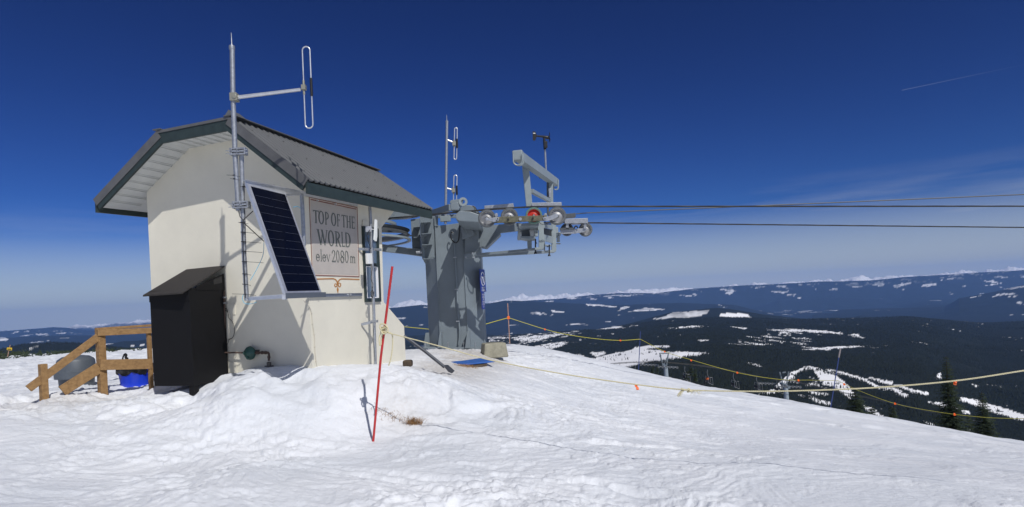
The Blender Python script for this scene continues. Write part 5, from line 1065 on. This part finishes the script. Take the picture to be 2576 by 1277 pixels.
frope([(1018,823,20),(1050,826,21),(1080,829,22)],'short yellow rope between the hut and the lift column')
frope([(1222,816,23),(1250,808,23.5),(1279,800,24)],'short yellow rope rising from the lift column to the orange pole')
frope([(1279,800,24),(1371,829,24.5),(1430,843,25),(1500,853,25.8),(1560,857,26.4),(1611,854,27)],'yellow rope sagging between the orange pole and the first blue pole',.010)
frope([(1611,854,27),(1672,885,26),(1739,906,25),(1855,938,23.5),(1960,955,22.3),(2040,957,21.3),(2108,958,20.5)],'yellow rope sagging between the two blue poles',.008)
frope([(2108,958,20.5),(2160,983,19),(2252,1016,17),(2360,1037,15),(2470,1050,13.2),(2576,1054,12),(2700,1055,11)],'yellow rope running from the leaning blue pole out of view right',.006)
flags=[((1371,829),24.4),((1561,857),26.3),((1672,885),25.9),((1739,907),24.9),((1855,938),23.4),((2009,957),21.5),((2124,967),20),((2252,1016),16.9),((2402,1043),14.2)]
fl=['first','second','third','fourth','fifth','sixth','seventh','eighth','ninth']
for k,((x,y),Y) in enumerate(flags):
    b=MB(); s_=.055 if Y>18 else .04; p=P(x,y,Y); b.prism([p+Vector((-s_*.6,0,.03)),p+Vector((s_*.6,.02,.02)),p+Vector((s_*.5,-.02,-s_*.7)),p+Vector((-.01,.02,-s_*.8)),p+Vector((-s_*.6,0,-s_*.4))],(0,.01,0))
    tag(b.build('ribbon',M_orange),'orange ribbon on the yellow fence rope, %s from the left'%fl[k],'ribbon','orange ribbons on the yellow rope')
# ---------------------------------------------------------------- distant chairlift
def tower(cx_,ytop,ybot,Y,lab):
    s_=Y/F; t_=thing('lift_tower',P(cx_,ybot,Y),lab,'lift tower','distant lift towers'); c=P(cx_,ytop,Y)
    def q(x,y): return c+Vector((x*s_,0,-y*s_))
    MB().tube([q(2,10),q(6,ybot-ytop+120)],[.38,.48],14).build('tower_pole',mat('tower_pole',(.30,.35,.39),.5,var=.1),t_,smooth=True)
    MB().beam(q(-6,6)-Vector((0,2.6,0)),q(6,6)+Vector((0,2.6,0)),.4,.4).build('crossarm',M_towergrey,t_)
    for x in(-8,8): MB().tube([q(x*.5,6),q(x*1.4,-28)],.12,6).build('frame_leg',M_towergrey,t_)
    MB().beam(q(-13,-29)-Vector((0,1.6,0)),q(13,-24)+Vector((0,1.6,0)),.18,.2).build('top_beam',M_towergrey,t_)
    MB().tube([q(-4,6),q(11,-24)],.06,5).build('brace',M_towergrey,t_)
    for dy,off in((-2.4,0),(2.4,-30)):
        tr=MB().beam(q(-24+off,2)+Vector((0,dy,0)),q(22+off,6)+Vector((0,dy,0)),.12,.16).build('sheave_train',M_galv,t_)
        for k in range(6 if dy<0 else 5): MB().lathe(q(-23+off+k*9,1+k*.8)+Vector((0,dy-.1,-.12)),(0,1,0),[(.1,-.05),(.23,-.06),(.23,.06),(.1,.05)],14).build('sheave',M_tyre,tr)
    return t_
T1,T2=(1672,904),(1978,957); YT1,YT2=112,108
tower(1672,916,955,YT1,'grey lift tower with sheave trains, left of the two distant ones')
tower(1974,964,1005,YT2,'grey lift tower with sheave trains, right one at the snowy ski run')
ropept=[(1440,929,124),(1560,915,118),(1650,913,112),(1685,914,112),(1800,927,111),(1900,948,110),(1950,957,108),(1990,960,108),(2100,985,110),(2230,1012,114),(2330,1035,120),(2500,1070,130)]
def rp2(dY,dz): return cat_rom([P(x,y+dz,Y+dY) for x,y,Y in ropept],8)
tag(MB().tube(rp2(-2.4,0),.045,5).build('chair_rope',M_steelrope),'near steel rope of the distant chairlift','cable','steel ropes of the distant chairlift')
tag(MB().tube(rp2(2.4,-2),.045,5).build('chair_rope',M_steelrope),'far steel rope of the distant chairlift','cable','steel ropes of the distant chairlift')
def chair(hx_,hy_,Y,lab,flip=1):
    s_=Y/F; c=P(hx_,hy_,Y); t_=thing('lift_chair',c,lab,'lift chair','chairs on the distant chairlift')
    q=lambda x,y,dy=0:c+Vector((x*s_*flip,dy,-y*s_))
    MB().tube(cat_rom([q(0,-1),q(-1,8),q(1,15),q(6,22),q(6,30)],4),.055,6).build('hanger',M_chair,t_)
    b=MB(); b.tube([q(-2,16,-.8),q(-3,30,-.8),q(7,36,-.8),q(9,36,-.8)],.045,5); b.tube([q(-2,16,.8),q(-3,30,.8),q(7,36,.8),q(9,36,.8)],.045,5); b.tube([q(-2,16,-.8),q(-2,16,.8)],.045,5); b.tube([q(8,18,-.8),q(9,36,-.8)],.035,5); b.tube([q(1,17,-.8),q(8,18,-.8)],.035,5); b.build('chair_frame',M_chair,t_)
    MB().box(q(3,31.5),(.3,.8,.04)).build('seat',M_dark,t_); MB().box(q(-3,25),(.04,.8,.22)).build('backrest',M_dark,t_)
    return t_
hang=[(785,468),(1140,505),(1348,472),(1603,508),(1900,552),(2165,580),(2395,610)]
where=['leftmost, behind the first blue fence pole','half hidden behind the left lift tower','first one right of the left lift tower','carrying a skier in orange','second from the right tower, left of a lower one','next to last before the right lift tower','just left of the right lift tower']
for (x,y),w_ in zip(hang,where):
    X,Yp=c3(x,y); chair(X,Yp,110 if x>1200 else 113,'grey lift chair, '+w_)
# skier riding
X,Yp=c3(1608,612); sk=thing('person',P(X,Yp+6,109.4),'person in an orange jacket sitting on a distant lift chair','person')
def skin(name,verts,edges,m,par,root=0):
    me=bpy.data.meshes.new(name); off=par.location; me.from_pydata([tuple(Vector(v[:3])-off) for v in verts],edges,[]); me.materials.append(m); o=bpy.data.objects.new(name,me); sc.collection.objects.link(o); o.parent=par
    md=o.modifiers.new('s','SKIN'); me.skin_vertices[0].data[root].use_root=True
    for i,v in enumerate(verts): me.skin_vertices[0].data[i].radius=(v[3],v[3])
    su=o.modifiers.new('u','SUBSURF'); su.levels=su.render_levels=1; md.use_smooth_shade=True; return o
c=P(X,Yp,109.4); g=lambda x,y,z,r_:(c.x+x,c.y+y,c.z+z,r_)
body=skin('body',[g(0,0,-.25,.17),g(0,0,.05,.19),g(-.02,0,.3,.17),g(-.03,0,.42,.06),g(-.04,0,.52,.10),g(-.04,0,.62,.09),g(-.02,-.22,.27,.075),g(-.15,-.26,.02,.06),g(-.38,-.2,0,.05),g(-.02,.22,.27,.075),g(-.15,.26,.02,.06),g(-.38,.2,0,.05),
 g(-.25,-.12,-.25,.1),g(-.5,-.12,-.28,.085),g(-.5,-.12,-.75,.07),g(-.62,-.12,-.8,.05),g(-.25,.12,-.25,.1),g(-.5,.12,-.28,.085),g(-.5,.12,-.75,.07),g(-.62,.12,-.8,.05)],
 [(0,1),(1,2),(2,3),(3,4),(4,5),(2,6),(6,7),(7,8),(2,9),(9,10),(10,11),(0,12),(12,13),(13,14),(14,15),(0,16),(16,17),(17,18),(18,19)],M_dark,sk)
skin('jacket',[g(.0,0,-.2,.20),g(0,0,.05,.22),g(-.02,0,.32,.19),g(-.02,-.23,.27,.1),g(-.15,-.27,.02,.08),g(-.34,-.21,0,.065),g(-.02,.23,.27,.1),g(-.15,.27,.02,.08),g(-.34,.21,0,.065)],[(0,1),(1,2),(2,3),(3,4),(4,5),(2,6),(6,7),(7,8)],M_jacket,sk)
for dy in(-.12,.12): MB().box((c.x-.75,c.y+dy,c.z-.88),(.85,.045,.012)).build('ski',M_dark,sk)
# ---------------------------------------------------------------- firs beyond the edge
def fir(bx,by,tx,ty,Y,wpx,lab,seed,dens=1.,grp='fir trees just beyond the edge of the snow'):
    r_=random.Random(seed); base=P(bx,by,Y); top=P(tx,ty,Y); top.x=base.x+(top.x-base.x)*1.; H_=(top-base).length; Wd=wpx/F*Y/2
    t_=thing('fir_tree',base,lab,'tree',grp); ax_=(top-base)/H_
    MB().tube([base-ax_*1.,base+ax_*(H_*.5),top-ax_*.1],[H_*.018,H_*.01,.015],8).build('trunk',M_trunk,t_,smooth=True)
    b=MB(); V=[];Fc=[]; nl=int(H_/.12*dens)
    for i in range(nl):
        f=i/nl; rad=Wd*(1-f)**.85*r_.uniform(.72,1.12)+.06; h=f*H_*.985+r_.uniform(-.05,.05); m_=max(5,int(12*(1-f)+5))
        a0_=r_.uniform(0,6.28)
        for j in range(m_):
            if r_.random()<.1: continue
            a=a0_+2*PI*j/m_+r_.uniform(-.25,.25); L_=rad*r_.uniform(.55,1.15); d=Vector((math.cos(a),math.sin(a),0)); sd=Vector((-d.y,d.x,0)); o_=base+ax_*h; dr=-.22-.25*(1-f)+r_.uniform(-.08,.1)
            up_c=.12*L_
            ns_=max(2,int(L_/.16)); 
            for s in range(ns_):
                q0=(s+.3)/ns_; p=o_+d*(L_*q0)+up*(dr*L_*q0+up_c*q0*q0*2); 
                for side_ in(-1,1,0):
                    l=.24*(1.15-q0*.7)*min(1.2,.5+rad)*r_.uniform(.7,1.3); dd=(d*.75+sd*(side_*r_.uniform(.5,1.0))+up*r_.uniform(-.35,.12)).normalized(); w_=dd.cross(up).normalized()*(l*.22)+up*r_.uniform(-.03,.03)
                    k=len(V); V+=[p-w_*.5,p+w_*.5,p+dd*l+w_*.3-up*.02,p+dd*l-w_*.3]; Fc.append((k,k+1,k+2,k+3))
    b.v=V; b.f=Fc; b.build('crown',M_needle,t_); return t_
fir(2394,1100,2379,893,46,100,'tallest dark fir tree, crossed by the pale rope at right',1)
fir(2478,1112,2469,985,48,76,'second tallest fir tree, right of the tallest one',2)
fir(2440,1112,2437,1045,50,50,'low fir squeezed between the two tall firs',6)
fir(2152,1040,2152,975,38,74,'broad short fir tree right of the leaning blue pole',3)
fir(2246,1070,2244,1020,42,34,'small slim fir tree between the short broad fir and the tallest fir',4)
fir(2195,1052,2193,1018,40,16,'tiny fir just right of the broad short fir',5)
for k,(x,y) in enumerate(((1640,928),(1652,932),(1738,920),(1748,936),(1728,940))):
    fir(x,y+22,x+1,y-10,62,11,'sparse treetop poking over the snow edge, number %s from the left'%['one','two','four','five','three'][k] if 0 else ['thin treetop left of the distant tower, nearer the blue pole','thin treetop left of the distant tower, nearer the tower','tallest thin treetop right of the left lift tower','rightmost thin treetop by the left lift tower','lowest thin treetop right of the left lift tower'][k],20+k,.8,'thin treetops over the snow edge')
